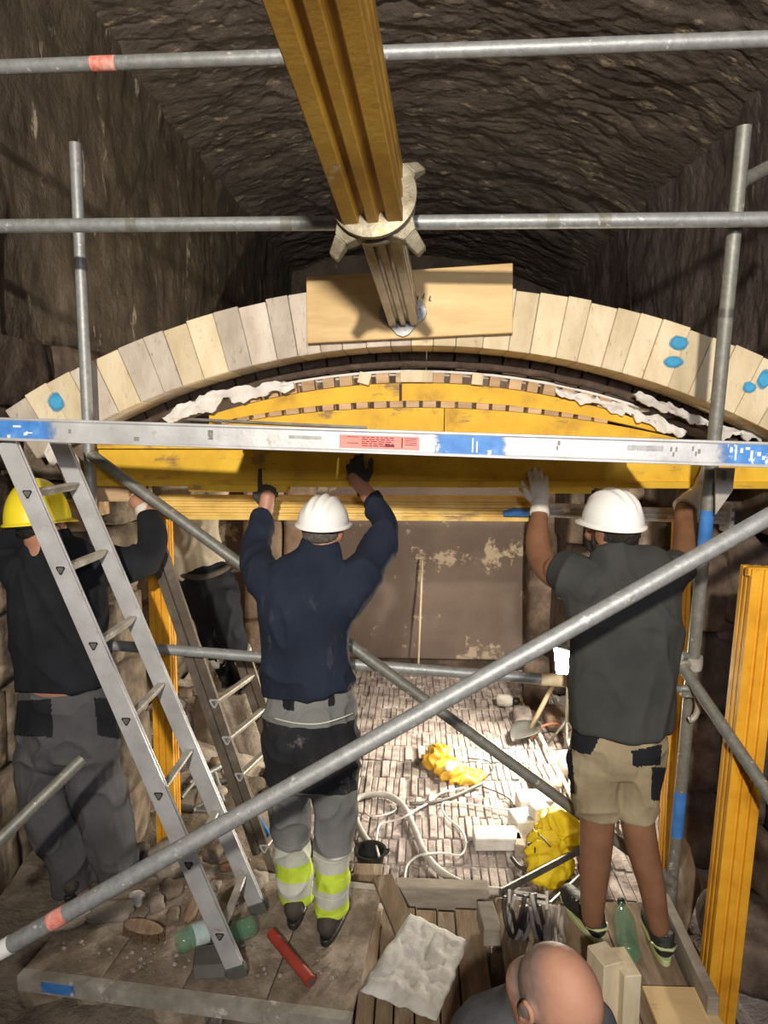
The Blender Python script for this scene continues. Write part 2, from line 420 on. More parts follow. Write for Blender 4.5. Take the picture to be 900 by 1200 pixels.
class MB:
    def __init__(self):
        self.v, self.f = [], []

    def add(self, vs, fs):
        n = len(self.v)
        self.v += [V(x) for x in vs]
        self.f += [tuple(i + n for i in f) for f in fs]
        return self

    def box(self, c, s, R=None):
        c = V(c)
        vs = []
        for z in (-1, 1):
            for y in (-1, 1):
                for x in (-1, 1):
                    p = V((x * s[0] / 2, y * s[1] / 2, z * s[2] / 2))
                    vs.append(c + (R @ p if R is not None else p))
        return self.add(vs, [(0, 1, 3, 2), (4, 6, 7, 5), (0, 4, 5, 1), (2, 3, 7, 6), (0, 2, 6, 4), (1, 5, 7, 3)])

    def hexa(self, b, t):            # bottom quad, top quad
        return self.add(list(b) + list(t), [(0, 3, 2, 1), (4, 5, 6, 7), (0, 1, 5, 4), (1, 2, 6, 5), (2, 3, 7, 6), (3, 0, 4, 7)])

    def ext(self, prof, A, B, side=V((1, 0, 0)), close=True):
        """prof: 2D (side, other) polygon swept straight from A to B."""
        A, B = V(A), V(B)
        t = (B - A).normalized()
        s = (V(side) - t * V(side).dot(t)).normalized()
        u = t.cross(s).normalized()
        n = len(prof)
        vs = [A + s * p[0] + u * p[1] for p in prof] + [B + s * p[0] + u * p[1] for p in prof]
        fs = [(i, (i + 1) % n, n + (i + 1) % n, n + i) for i in range(n)]
        if close:
            fs += [tuple(reversed(range(n))), tuple(range(n, 2 * n))]
        return self.add(vs, fs)

    def tube(self, pts, r, n=10, cap=True):
        pts = [V(p) for p in pts]
        rs = r if isinstance(r, (list, tuple)) else [r] * len(pts)
        rings = []
        prev = None
        for i, p in enumerate(pts):
            t = (pts[min(i + 1, len(pts) - 1)] - pts[max(i - 1, 0)])
            t = t.normalized() if t.length > 1e-9 else V((0, 0, 1))
            if prev is None:
                a = t.orthogonal().normalized()
            else:
                a = (prev - t * prev.dot(t)).normalized()
            prev = a
            b = t.cross(a)
            rings.append([p + (a * math.cos(2 * math.pi * k / n) + b * math.sin(2 * math.pi * k / n)) * rs[i] for k in range(n)])
        vs = [v for rg in rings for v in rg]
        fs = []
        for i in range(len(pts) - 1):
            for k in range(n):
                fs.append((i * n + k, i * n + (k + 1) % n, (i + 1) * n + (k + 1) % n, (i + 1) * n + k))
        if cap:
            fs.append(tuple(reversed(range(n))))
            m0 = (len(pts) - 1) * n
            fs.append(tuple(range(m0, m0 + n)))
        return self.add(vs, fs)

    def lathe(self, prof, base, axis, n=20):
        """prof: (radius, height along axis)."""
        axis = V(axis).normalized()
        a = axis.orthogonal().normalized()
        b = axis.cross(a)
        vs, fs = [], []
        for r, h in prof:
            for k in range(n):
                an = 2 * math.pi * k / n
                vs.append(V(base) + axis * h + (a * math.cos(an) + b * math.sin(an)) * max(r, 1e-4))
        m = len(prof)
        for i in range(m - 1):
            for k in range(n):
                fs.append((i * n + k, i * n + (k + 1) % n, (i + 1) * n + (k + 1) % n, (i + 1) * n + k))
        fs.append(tuple(reversed(range(n))))
        fs.append(tuple(range((m - 1) * n, m * n)))
        return self.add(vs, fs)

    def ell(self, c, rad, R=None, nu=16, nv=10):
        c = V(c)
        vs, fs = [], []
        for j in range(nv + 1):
            ph = -math.pi / 2 + math.pi * j / nv
            for k in range(nu):
                th = 2 * math.pi * k / nu
                p = V((rad[0] * math.cos(ph) * math.cos(th), rad[1] * math.cos(ph) * math.sin(th), rad[2] * math.sin(ph)))
                vs.append(c + (R @ p if R is not None else p))
        for j in range(nv):
            for k in range(nu):
                fs.append((j * nu + k, j * nu + (k + 1) % nu, (j + 1) * nu + (k + 1) % nu, (j + 1) * nu + k))
        return self.add(vs, fs)

    def build(self, name, mat, parent=None, smooth=False, bevel=0.0, sharp=None):
        return mk(name, self.v, self.f, mat, parent, smooth, bevel, sharp)


def smoothpath(pts, k=6):
    """Catmull-Rom through tuples of any length."""
    P = [np.array(p, dtype=float) for p in pts]
    P = [2 * P[0] - P[1]] + P + [2 * P[-1] - P[-2]]
    out = []
    for i in range(1, len(P) - 2):
        for j in range(k):
            t = j / k
            a, b, c, d = P[i - 1], P[i], P[i + 1], P[i + 2]
            out.append(0.5 * (2 * b + (c - a) * t + (2 * a - 5 * b + 4 * c - d) * t * t + (3 * b - a - 3 * c + d) * t ** 3))
    out.append(P[-2])
    return out


def rock(mb, c, s, seed, sub=2, amp=0.22, R=None, ball=0.45, fine=0.0):
    """A rounded broken stone: a box pushed towards a ball and roughened."""
    bm = bmesh.new()
    bmesh.ops.create_cube(bm, size=2.0)
    bmesh.ops.subdivide_edges(bm, edges=bm.edges[:], cuts=sub, use_grid_fill=True)
    vs = []
    for v in bm.verts:
        p = v.co.copy()
        q = p.normalized() * 1.25
        p = p.lerp(q, ball)
        n = noise.noise(p * 0.9 + V((seed * 3.1, seed * 1.7, 0.3))) + 0.5 * noise.noise(p * 2.1 + V((0.4, seed * 2.3, seed)))
        if fine:
            n += fine * noise.noise(p * 5.3 + V((seed, 2.2, 0.7)))
        p = p * (1 + amp * n)
        p = V((p.x * s[0] / 2, p.y * s[1] / 2, p.z * s[2] / 2))
        if R is not None:
            p = R @ p
        vs.append(V(c) + p)
    fs = [tuple(v.index for v in f.verts) for f in bm.faces]
    bm.free()
    mb.add(vs, fs)


def grid(name, fn, nu, nv, mat, parent=None, smooth=True):
    vs = [fn(i / nu, j / nv) for j in range(nv + 1) for i in range(nu + 1)]
    fs = [(j * (nu + 1) + i, j * (nu + 1) + i + 1, (j + 1) * (nu + 1) + i + 1, (j + 1) * (nu + 1) + i) for j in range(nv) for i in range(nu)]
    return mk(name, vs, fs, mat, parent, smooth)


def rotz(a):
    return Matrix.Rotation(a, 3, 'Z')


def fbm(p, oct=4):
    return noise.fractal(p, 0.9, 2.1, oct)

# ================================================================== SETTING
XL, XR = -1.92, 2.05            # faces of the upper walls
ZL, ZR = 4.56, 4.20             # springing of the vault
Y0, Y1 = -3.6, 10.6


def ymap(t):                     # dense where the camera looks
    if t < 0.08:
        return Y0 + (2.2 - Y0) * t / 0.08
    if t < 0.72:
        return 2.2 + (6.6 - 2.2) * (t - 0.08) / 0.64
    return 6.6 + (Y1 - 6.6) * (t - 0.72) / 0.28


def vault_fn(u, v):
    Y = ymap(v)
    x = XL + (XR - XL) * u
    z = ZL + (ZR - ZL) * u + 0.42 * (1 - (2 * u - 1) ** 2)
    p = V((x * 1.3, Y * 2.4 + 0.9 * noise.noise(V((x * 1.3, Y * 0.8, 3))), z))
    a = fbm(p * 1.1, 6) * 0.040 + abs(fbm(V((x * 4.5, Y * 6.5, 5.5)), 4)) * -0.024 + fbm(V((x * 11, Y * 14, 2.5)), 2) * .006
    q = V((x * 1.5, Y * 4.2 + 1.8 * noise.noise(V((x * 1.6, Y * 1.2, 7.7))), 1.5))
    rdg = 1 - abs(noise.noise(q))
    a -= (rdg ** 14) * 0.035 * max(0, .2 + noise.noise(V((x * 1.9, Y * 1.4, 6))) * 1.6)
    b = noise.noise(V((x * 1.1, Y * 1.2, 9)))
    if b > 0.28:
        a -= 0.035 * min(1, (b - 0.28) / 0.05)
    edge = .45 + .55 * min(1, 8 * min(u, 1 - u))
    return V((x, Y, z - a * edge))


vault = grid('ceiling', vault_fn, 230, 560, 'vault')
tag(vault, 'rough brown cast vault with layered ridges', None, None, 'structure')


def left_lower(Y):
    return -1.93


def right_lower(Y):
    return 1.74 - 0.56 * max(0, min(1, (Y - 2) / 4.25))


def lwall(u, v):
    Y = ymap(v)
    z = -0.1 + (ZL + 0.12 + 0.1) * u
    d = fbm(V((Y * 1.1, z * 1.0, 2)), 6) * 0.035 + fbm(V((Y * 5, z * 3.6, 7)), 4) * 0.014 - abs(noise.noise(V((Y * 7, z * 3, 3)))) * .012
    g = noise.noise(V((Y * 1.3, z * 0.5, 4)))
    if g > 0.2:
        d -= 0.02 * min(1, (g - 0.2) / 0.04)
    if u > .93:
        d += (u - .93) / .07 * .05 * (1 + noise.noise(V((Y * 3, 1, 8))))
    return V((XL + d, Y, z))


wl = grid('wall_left', lwall, 130, 330, 'wall_plaster')
tag(wl, 'dark brown scraped plaster wall left of the scaffold', None, None, 'structure')


def rwall(u, v):
    Y = ymap(v)
    z = 2.05 + (ZR + 0.12 - 2.05) * u
    d = fbm(V((Y * 1.1, z * 1.1, 12)), 6) * 0.045 + fbm(V((Y * 5, z * 3.6, 17)), 4) * 0.015 - abs(noise.noise(V((Y * 7, z * 3, 13)))) * .012
    if u > .86:
        d += (u - .86) / .14 * .05 * (1 + noise.noise(V((Y * 3, 1, 18))))
    return V((XR - d, Y, z))


wr = grid('wall_right', rwall, 70, 330, 'wall_plaster_violet')
tag(wr, 'violet brown scraped plaster wall right of the scaffold', None, None, 'structure')


def rwall2(u, v):
    Y = -3.6 + 10.3 * v
    if u < 0.85:
        z = -0.1 + 2.26 * u / 0.85
        d = fbm(V((Y * 1.4, z * 0.9, 22)), 5) * 0.04 + fbm(V((Y * 5, z * 4.0, 27)), 3) * 0.012
        return V((right_lower(Y) + 0.05 - d, Y, z))
    return V((right_lower(Y) + 0.05 + (XR + 0.1 - right_lower(Y)) * (u - 0.85) / 0.15, Y, 2.16))


wr2 = grid('wall_right_base', rwall2, 70, 180, 'stone_dark')
tag(wr2, 'thick stone base of the right wall behind the prop', None, None, 'structure')

# floor bed under everything
fl = grid('floor', lambda u, v: V((-2.05 + 4.15 * u, -3.6 + 10.0 * v, -0.018 + 0.008 * fbm(V((u * 20, v * 40, 1)), 3))), 60, 130, 'floor_bed')
tag(fl, 'dusty old floor of bricks set on edge', None, None, 'structure')

# end walls
mb = MB()
mb.box((0.1, 10.65, 2.4), (4.5, 0.1, 5.4))
tag(mb.build('wall_far', 'wall_plaster'), 'dark far end of the tunnel above the arch', None, None, 'structure')
mb = MB()
mb.box((0.1, -3.65, 2.4), (4.5, 0.1, 5.4))
tag(mb.build('wall_rear', 'wall_plaster'), 'dark wall behind the photographer', None, None, 'structure')
bw = grid('wall_back', lambda u, v: V((-1.95 + 3.4 * u, 6.28 + 0.012 * fbm(V((u * 9, v * 9, 5)), 4), -0.1 + 3.3 * v)), 60, 60, 'back_plaster')
tag(bw, 'brown grey plastered end wall with pale flaking patches', None, None, 'structure')
mb = MB()
mb.box((-0.25, 6.5, 1.55), (3.45, 0.36, 3.3))
mb.build('wall_core', 'back_plaster', bw)
MB().box((-0.1, 6.225, 0.02), (2.6, 0.07, 0.11)).build('ledge', 'stone_dark', bw, bevel=0.01)
mb = MB()
rock(mb, (1.13, 6.15, 1.2), (0.26, 0.3, 2.7), 3, sub=4, amp=0.12)
mb.build('pilaster', 'stone_dark', bw, smooth=True)
# pale block wall showing left of the end wall
for i, (x, z, wd, hh) in enumerate([(-1.40, 0.2, .42, .40), (-1.42, .64, .36, .42), (-1.05, .2, .3, .38), (-1.09, .66, .24, .44), (-1.42, 1.12, .36, .46), (-1.08, 1.14, .28, .46),
                                    (-1.4, 1.6, .38, .42), (-1.07, 1.62, .26, .42), (-1.4, 2.06, .38, .42), (-1.07, 2.05, .27, .4)]):
    mb = MB()
    rock(mb, (x, 6.2, z + 0.05), (wd, 0.2, hh), i + 40, sub=5, amp=0.05, ball=.12, fine=.7)
    mb.build('stone_block', 'stone_pink', bw, smooth=True)


def block_course(parent, fx, z0, h, ya, yb, mat, seed, side, lmin=0.32, lmax=0.7, prot=0.03):
    rnd = random.Random(seed)
    y = ya
    while y < yb:
        l = rnd.uniform(lmin, lmax)
        mb = MB()
        pr = rnd.uniform(0, prot)
        th = 0.22
        c = V((fx(y + l / 2) - side * (th / 2 - pr - 0.03), y + l / 2, z0 + h / 2))
        rock(mb, c, (th, l * 0.97, h * rnd.uniform(0.9, 0.98)), rnd.random() * 50, sub=6, amp=0.05, ball=.13, fine=.7)
        mb.build('stone_block', mat, parent, smooth=True)
        y += l


for k, (z0, h) in enumerate([(0.0, .36), (.36, .32), (.68, .38), (1.06, .34), (1.4, .3), (1.7, .34), (2.04, .3), (2.34, .34)]):
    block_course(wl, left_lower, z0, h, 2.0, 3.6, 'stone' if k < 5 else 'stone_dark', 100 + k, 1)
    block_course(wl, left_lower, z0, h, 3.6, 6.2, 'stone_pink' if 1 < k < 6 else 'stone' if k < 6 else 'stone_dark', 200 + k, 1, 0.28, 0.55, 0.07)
for k, (z0, h) in enumerate([(0.0, .42), (.42, .46), (.88, .44), (1.32, .44), (1.76, .38)]):
    block_course(wr2, right_lower, z0, h, 1.7, 6.2, 'stone_dark', 300 + k, -1, 0.5, 1.0, 0.04)

# bricks of the floor: the ones that show largest are single parts, the rest one part
allb = []
rnd = random.Random(11)
row = 0
y = 2.84
while y < 6.2:
    L = 0.225 + rnd.uniform(-.012, .012)
    x = -1.5 + rnd.uniform(0, .04)
    while x < 1.15:
        w_ = rnd.choice([.036, .042, .048, .04, .055])
        if rnd.random() > 0.035:
            allb.append((x + w_ / 2, y + L / 2, w_ * 0.86, L * rnd.uniform(.9, .965), rnd.uniform(-.012, .004), rnd.uniform(-.02, .02)))
        x += w_
    y += L
vis = [b for b in allb if -0.42 < b[0] < 0.62 and b[1] < 4.4]
vis.sort(key=lambda b: b[1])
near = set(vis[:300])
meshes = []
for wv in (.031, .036, .041, .047):
    bm = bmesh.new()
    bmesh.ops.create_cube(bm, size=1.0)
    bmesh.ops.scale(bm, verts=bm.verts, vec=(wv, .212, .05))
    bmesh.ops.bevel(bm, geom=[e for e in bm.edges], offset=.004, segments=1, affect='EDGES')
    me = bpy.data.meshes.new('floor_brick')
    bm.to_mesh(me)
    bm.free()
    me.materials.append(M('floor_brick'))
    meshes.append((wv, me))
for b in vis[:300]:
    me = min(meshes, key=lambda q: abs(q[0] - b[2]))[1]
    o = link_mesh('floor_brick', me, None, fl, V((b[0], b[1], -.025 + b[4])))
    o.rotation_euler = (rnd.uniform(-.02, .02), rnd.uniform(-.04, .04), b[5])
mb = MB()
for b in allb:
    if b not in near:
        mb.box((b[0], b[1], -.025 + b[4]), (b[2], b[3], .05), rotz(b[5]))
o = mb.build('distant_floor_bricks', 'floor_brick', fl)
o['kind'] = 'stuff'

# dirt bank under the left worker and in front of the scaffold deck


def dirt_fn(u, v):
    x = -1.88 + 1.14 * u
    Y = 1.4 + 2.6 * v
    h = 0.09 + 0.05 * fbm(V((x * 2.2, Y * 2.2, 3)), 5)
    h *= min(1, (1 - u) * 5) ** 0.6
    h += 0.10 * max(0, 1 - u * 3.2)
    return V((x, Y, h - 0.03))


dirt = grid('dirt_bank', dirt_fn, 60, 120, 'dirt')
tag(dirt, 'dusty grey brown earth and mortar debris heaped along the left wall', 'earth', None, 'stuff')

# ================================================================== BRICK ARCH
YA = 3.05
ap = PY(490, 333, YA)
sd = PY(110, 420, YA)
cx0 = ap.x
hc, sg = abs(sd.x - cx0), ap.z - sd.z
RO = (hc * hc + sg * sg) / (2 * sg)
ZC = ap.z - RO
RI = PY(490, 405, YA).z - ZC
arch = empty('brick_arch', (cx0, YA + .12, ZC + RO * math.cos(.6)), 'pale new brick arch ring spanning the tunnel under the vault', 'arch')
na = 37
A0 = -0.555
rr = random.Random(5)
ang = [A0]
while ang[-1] < 0.565:
    ang.append(ang[-1] + rr.uniform(.027, .036))


def pol(r, a, y):
    return V((cx0 + r * math.sin(a), y, ZC + r * math.cos(a)))


vouss = []
for i in range(len(ang) - 1):
    g = .0012 / RO
    a0, a1 = ang[i] + g, ang[i + 1] - g
    ro = RO + rr.uniform(-.006, .006)
    yf = YA + rr.uniform(-.004, .004)
    mb = MB()
    mb.hexa([pol(RI, a0, yf), pol(RI, a1, yf), pol(RI, a1, YA + .25), pol(RI, a0, YA + .25)],
            [pol(ro, a0, yf), pol(ro, a1, yf), pol(ro, a1, YA + .25), pol(ro, a0, YA + .25)])
    am = (a0 + a1) / 2
    cream = rr.random() < (0.15 if am < -0.02 and am > -.33 else 0.35 if am < -.33 else 0.95)
    vouss.append((am, mb.build('voussoir', 'vouss_cream' if cream else 'vouss_grey', arch, bevel=.0025)))
# older ring behind, one brick lower
RI2 = PY(490, 434, 3.36).z - ZC
k = 0
a = -0.56
while a < 0.56:
    da = rr.uniform(.032, .04)
    mb = MB()
    r_in = RI2 + rr.uniform(-.006, .012)
    mb.hexa([pol(r_in, a, 3.315), pol(r_in, a + da * .93, 3.315), pol(r_in, a + da * .93, 3.62), pol(r_in, a, 3.62)],
            [pol(RI + .1, a, 3.315), pol(RI + .1, a + da * .93, 3.315), pol(RI + .1, a + da * .93, 3.62), pol(RI + .1, a, 3.62)])
    mb.build('old_brick', 'old_brick', arch, bevel=.004)
    a += da
# mortar squeezed out under the old ring
mb = MB()
pts = []
for i in range(70):
    a = -.5 + i / 69.0
    pts.append(pol(RI2 + .028 + .008 * noise.noise(V((a * 30, 0, 1))), a, 3.31))
mb.tube(pts, [.018 + .008 * noise.noise(V((i * .4, 3, 0))) for i in range(70)], 8)
mb.build('mortar_bead', 'old_brick', arch, smooth=True)


def patch(name, c, ux, uz, w_, h_, mat, parent, seed=0, n=18, lift=V((0, -.0015, 0)), rag=.25):
    """Thin ragged paint mark lying on a face spanned by ux, uz."""
    ring = []
    for k in range(n):
        t = 2 * math.pi * k / n
        r = 1 + rag * noise.noise(V((math.cos(t) * 1.5 + seed, math.sin(t) * 1.5, seed * 2.1)))
        cxx = math.copysign(abs(math.cos(t)) ** .6, math.cos(t))
        czz = math.copysign(abs(math.sin(t)) ** .6, math.sin(t))
        ring.append(V(c) + ux * (cxx * w_ / 2 * r) + uz * (czz * h_ / 2 * r))
    vs = [p + lift for p in ring] + [p - lift * .3 for p in ring]
    fs = [tuple(range(n)), tuple(reversed(range(n, 2 * n)))] + [(i, (i + 1) % n, n + (i + 1) % n, n + i) for i in range(n)]
    return mk(name, vs, fs, mat, parent)


for i, (px, py, w_, h_, t) in enumerate([(66, 471, 19, 21, -.5), (796, 402, 21, 17, .3), (789, 424, 25, 15, .1), (878, 454, 16, 13, .4), (896, 444, 14, 25, .5)]):
    p = PY(px, py, YA - .006)
    am = math.atan2(p.x - cx0, p.z - ZC)
    vo = min(vouss, key=lambda q: abs(q[0] - am))[1]
    mpx = mpp(p)
    patch('spray_mark', p, V((math.cos(t), 0, -math.sin(t))), V((math.sin(t), 0, math.cos(t))), w_ * mpx, h_ * mpx, 'spray_blue', vo, i)
    for q in range(0):          # overspray speckles
        an = rr.uniform(0, 6.28)
        rr_ = rr.uniform(.6, 1.0)
        pp = p + V((math.cos(an) * w_ * rr_ * mpx, 0, math.sin(an) * h_ * rr_ * mpx))
        patch('spray_speckle', pp, V((1, 0, 0)), V((0, 0, 1)), mpx * rr.uniform(1, 2.2), mpx * rr.uniform(1, 2.2), 'spray_blue', vo, q + i * 9, n=7)

# ================================================================== FORMWORK UNDER THE ARCH
fw = empty('arch_centering', PY(480, 500, 3.34), 'yellow timber arch centering with rows of wooden wedges under the brick ring', 'formwork')
YR = 3.34


def fit(pc, ps, Y):
    a, b = PY(*pc, Y), PY(*ps, Y)
    h, s = abs(b.x - a.x), a.z - b.z
    R = (h * h + s * s) / (2 * s)
    return a.x, a.z - R, R


def arcband(name, mat, x0, x1, top, bot, ya, yb, n=24, jit=0.0, seed=0, parent=None):
    """Curved board between two arcs (x-centre, z-centre, radius) over pixel columns x0..x1."""
    vs, fs = [], []
    for i in range(n + 1):
        px = x0 + (x1 - x0) * i / n
        x = PY(px, 480, YR).x
        zt = top[1] + math.sqrt(top[2] ** 2 - (x - top[0]) ** 2) + jit * noise.noise(V((x * 9, seed, 1)))
        zb = bot[1] + math.sqrt(bot[2] ** 2 - (x - bot[0]) ** 2)
        if zb > zt - .004:
            zb = zt - .004
        vs += [V((x, ya, zb)), V((x, ya, zt)), V((x, yb, zt)), V((x, yb, zb))]
    for i in range(n):
        a, b = i * 4, i * 4 + 4
        for k in range(4):
            fs.append((a + k, a + (k + 1) % 4, b + (k + 1) % 4, b + k))
    fs += [(0, 1, 2, 3), (n * 4 + 3, n * 4 + 2, n * 4 + 1, n * 4)]
    return mk(name, vs, fs, mat, parent, bevel=.0015)


T1 = fit((485, 449), (255, 484), YR)     # top of upper board
B1 = fit((485, 470), (265, 493), YR)
T2 = fit((485, 478), (215, 507), YR)     # top of lower board
flat = (T2[0], T2[1] - 0.115, T2[2])
arcband('upper_board', 'yellow', 246, 468, T1, B1, YR - .02, YR + .03, parent=fw)
arcband('upper_board', 'yellow', 471, 775, T1, B1, YR - .02, YR + .03, parent=fw)
arcband('lower_board', 'yellow', 205, 520, T2, flat, YR - .03, YR + .03, parent=fw)
arcband('lower_board', 'yellow', 521, 800, T2, flat, YR - .034, YR + .03, parent=fw)


def wedge(px, arc_lo, arc_hi, wpx, mat, grow=0.0, Yw=YR, tilt=0.0, dep=.09):
    x = PY(px, 480, YR).x
    zl = arc_lo[1] + math.sqrt(arc_lo[2] ** 2 - (x - arc_lo[0]) ** 2)
    zh = arc_hi[1] + math.sqrt(arc_hi[2] ** 2 - (x - arc_hi[0]) ** 2) + grow
    if zh - zl < .012:
        zh = zl + .012
    slope = -math.atan2(x - arc_lo[0], arc_lo[2])
    R = Matrix.Rotation(-slope + tilt, 3, 'Y')
    wd = wpx * mpp((x, Yw, zl))
    MB().box((x, Yw + .005, (zl + zh) / 2), (wd, dep, (zh - zl) * .94), R).build('wooden_wedge', mat, fw, bevel=.0015)


px = 268
while px < 705:
    wp = rr.uniform(13, 17)
    wedge(px, T2, B1, wp, 'wood_block')
    px += rr.uniform(18.5, 21.5)
T0 = fit((485, 437), (240, 476), YR)
px = 300
while px < 745:
    wp = rr.uniform(11, 15)
    wedge(px, T1, T0, wp, 'wood_block', Yw=YR + .01)
    px += rr.uniform(19, 24)
wedge(488, T1, T0, 38, 'wood_pale', .008, YR - .04, dep=.03)
wedge(428, T1, T0, 14, 'wood_pale', .008, YR - .04, .35, dep=.03)
wedge(558, T1, T0, 13, 'wood_pale', .008, YR - .04, dep=.03)
T00 = (T0[0], T0[1] + .012, T0[2])
arcband('lagging_strip', 'white_foam', 270, 760, T00, T0, YR - .02, YR + .16, n=40, jit=.004, parent=fw)


def ribbon(name, top, bot, Y, th, mat, label, cat, seed, jag=.5, n=60):
    """Ragged sheet between two pixel polylines, torn edges, real thickness."""
    T = smoothpath(top, 12)
    Bt = smoothpath(bot, 12)
    vs, fs = [], []
    m = 5
    for i in range(n + 1):
        t = i / n
        a = T[int(t * (len(T) - 1))]
        b = Bt[int(t * (len(Bt) - 1))]
        for j in range(m + 1):
            u = j / m
            px, py = a[0] + (b[0] - a[0]) * u, a[1] + (b[1] - a[1]) * u
            e = abs(u - .5) * 2
            h = abs(b[1] - a[1]) + 2
            py += jag * h * e * 1.3 * fbm(V((px * .055, u * 2, seed)), 4) * (1 if u > .5 else .5)
            bulge = .03 * noise.noise(V((px * .06, u * 1.5, seed + 3)))
            vs.append(PY(px + 1.5 * noise.noise(V((px * .3, u * 5, seed))), py, Y + bulge))
    k = m + 1
    for i in range(n):
        for j in range(m):
            fs.append((i * k + j, i * k + j + 1, (i + 1) * k + j + 1, (i + 1) * k + j))
    nb_ = len(vs)
    vs2 = vs + [v + V((0, th, 0)) for v in vs]
    fs2 = fs + [tuple(reversed([q + nb_ for q in f])) for f in fs]
    rim = [i * k for i in range(n + 1)] + [n * k + j for j in range(1, m + 1)] + [i * k + m for i in range(n - 1, -1, -1)] + [j for j in range(m - 1, 0, -1)]
    for i in range(len(rim)):
        p, q = rim[i], rim[(i + 1) % len(rim)]
        fs2.append((p, q, q + nb_, p + nb_))
    return tag(mk(name, vs2, fs2, mat, None, smooth=True, sharp=.9), label, cat)


ribbon('white_foam_sheet', [(190, 490), (215, 473), (250, 459), (300, 450), (343, 446)], [(200, 497), (225, 487), (258, 476), (300, 465), (345, 455)], 3.265, .02, 'white_foam',
       'crumpled white foam packed between the formwork and the arch on the grey brick side', 'foam', 3)
ribbon('white_foam_strip', [(650, 456), (690, 465), (730, 474), (770, 489), (805, 506)], [(652, 463), (690, 472), (730, 485), (768, 499), (800, 514)], 3.288, .02, 'white_foam',
       'ragged white foam strip hanging under the cream brick side of the arch', 'foam', 8, .9)
ribbon('plastic_sheet', [(742, 460), (770, 467), (800, 480), (830, 492), (860, 502), (892, 506)], [(748, 468), (775, 478), (800, 490), (830, 502), (860, 512), (892, 516)], 3.21, .015, 'paper',
       'torn greyish plastic sheet beside the ragged foam strip', 'sheet', 12, .8)
ribbon('paper_scrap', [(58, 516), (72, 522), (90, 540), (96, 556)], [(52, 530), (62, 540), (72, 556), (80, 566)], 3.03, .012, 'plaster_white',
       'crumpled white scrap above the yellow helmet', 'scrap', 15, .7)

# thin dark batten on the formwork edge
o = MB().ext([(-.012, -.006), (.012, -.006), (.012, .006), (-.012, .006)], PY(220, 491, 3.299), PY(430, 501, 3.299), V((0, 1, 0))).build('thin_batten', 'steel_dark')
tag(o, 'thin dark batten lying along the bottom of the white foam', 'batten')


def flute(w_, h_, grooves=2, gw=.22, gd=.14, sides=True):
    """Rectangular profile with grooves in the two long faces (and the short ones)."""
    def edge(p, q, n, depth):
        out = []
        d = (q[0] - p[0], q[1] - p[1])
        ln = math.hypot(*d)
        nx, ny = -d[1] / ln, d[0] / ln          # inward for ccw
        for i in range(n):
            c = (i + 1) / (n + 1)
            a, b = c - gw / (n + 1), c + gw / (n + 1)
            for t, dd in ((a, 0), (a + .02, depth), (b - .02, depth), (b, 0)):
                out.append((p[0] + d[0] * t + nx * dd, p[1] + d[1] * t + ny * dd))
        return [p] + out
    a, b, c, d = (-w_ / 2, -h_ / 2), (w_ / 2, -h_ / 2), (w_ / 2, h_ / 2), (-w_ / 2, h_ / 2)
    g = gd * min(w_, h_)
    return edge(a, b, grooves, g) + edge(b, c, grooves if sides else 0, g) + edge(c, d, grooves, g) + edge(d, a, grooves if sides else 0, g)


# straight yellow board that the workers push up
bm_t = PY(500, 522, 3.05).z
bm_b = PY(500, 569, 3.05).z
x0, x1 = PY(116, 545, 3.05).x, PY(901, 545, 3.05).x
YB = 3.02
bb = empty('yellow_beam', ((x0 + x1) / 2, YB, bm_b), 'long yellow formwork beam pushed up by the workers with raised hands', 'beam')
MB().box(((x0 + x1) / 2, YB, (bm_t + bm_b) / 2 + .01), (x1 - x0, .03, bm_t - bm_b - .02)).build('web', 'yellow', bb, bevel=.002)
MB().box(((x0 + x1) / 2, YB, bm_b + .012), (x1 - x0, .075, .03)).build('bottom_flange', 'yellow', bb, bevel=.003)
MB().box(((x0 + x1) / 2, YB, bm_t), (x1 - x0, .075, .03)).build('top_flange', 'yellow', bb, bevel=.003)
for (pa, pb) in ((225, 338), (610, 690)):
    a, b = PY(pa, 565, 3.02), PY(pb, 565, 3.02)
    MB().box(((a.x + b.x) / 2, YB - .005, bm_b - .010), (b.x - a.x, .10, .03)).build('packing_board', 'yellow', bb, bevel=.002)

# fluted yellow cross beam behind
A, B = PY(186, 594, 3.17), PY(640, 596, 3.17)
hz = 27 * mpp(A)
o = MB().ext(flute(.09, hz, 3, .25, .12), A, B, V((0, 1, 0))).build('fluted_beam', 'yellow_pale', bevel=.0015)
tag(o, 'fluted yellow cross beam resting on the yellow post below the formwork', 'beam')
mb = MB()
o = empty('blue_sleeve', PY(616, 601, 3.10), 'blue plastic wrap around the end of the fluted yellow beam', 'wrap')
P = [PY(590, 602, 3.118), PY(603, 600, 3.113), PY(618, 601, 3.113), PY(632, 600, 3.113), PY(643, 601, 3.118)]
mb = MB()
mb.tube(P, [.012, .019, .017, .02, .014], 9)
mb.v = [v + V((0, 0, .006 * noise.noise(v * 40))) for v in mb.v]
mb.build('wrap', 'blue_paint', o, smooth=True)
# tubular continuation with an end flange at the right wall
o = empty('telescopic_beam', PY(720, 605, 3.17), 'pale steel beam end with a slotted flange beside the blue painted tube', 'beam')
MB().ext(flute(.05, .06, 2, .25, .14), PY(628, 597, 3.17), PY(850, 606, 3.17), V((0, 1, 0))).build('tube', 'alu_dirty', o)
c = PY(852, 606, 3.17)
mb = MB().box(c, (.02, .12, .14))
mb.build('flange', 'alu', o, bevel=.006)
for dz in (-.04, .0, .04):
    MB().box(c + V((0, -.061, dz)), (.012, .004, .016)).build('slot', 'steel_dark', o)

# yellow posts


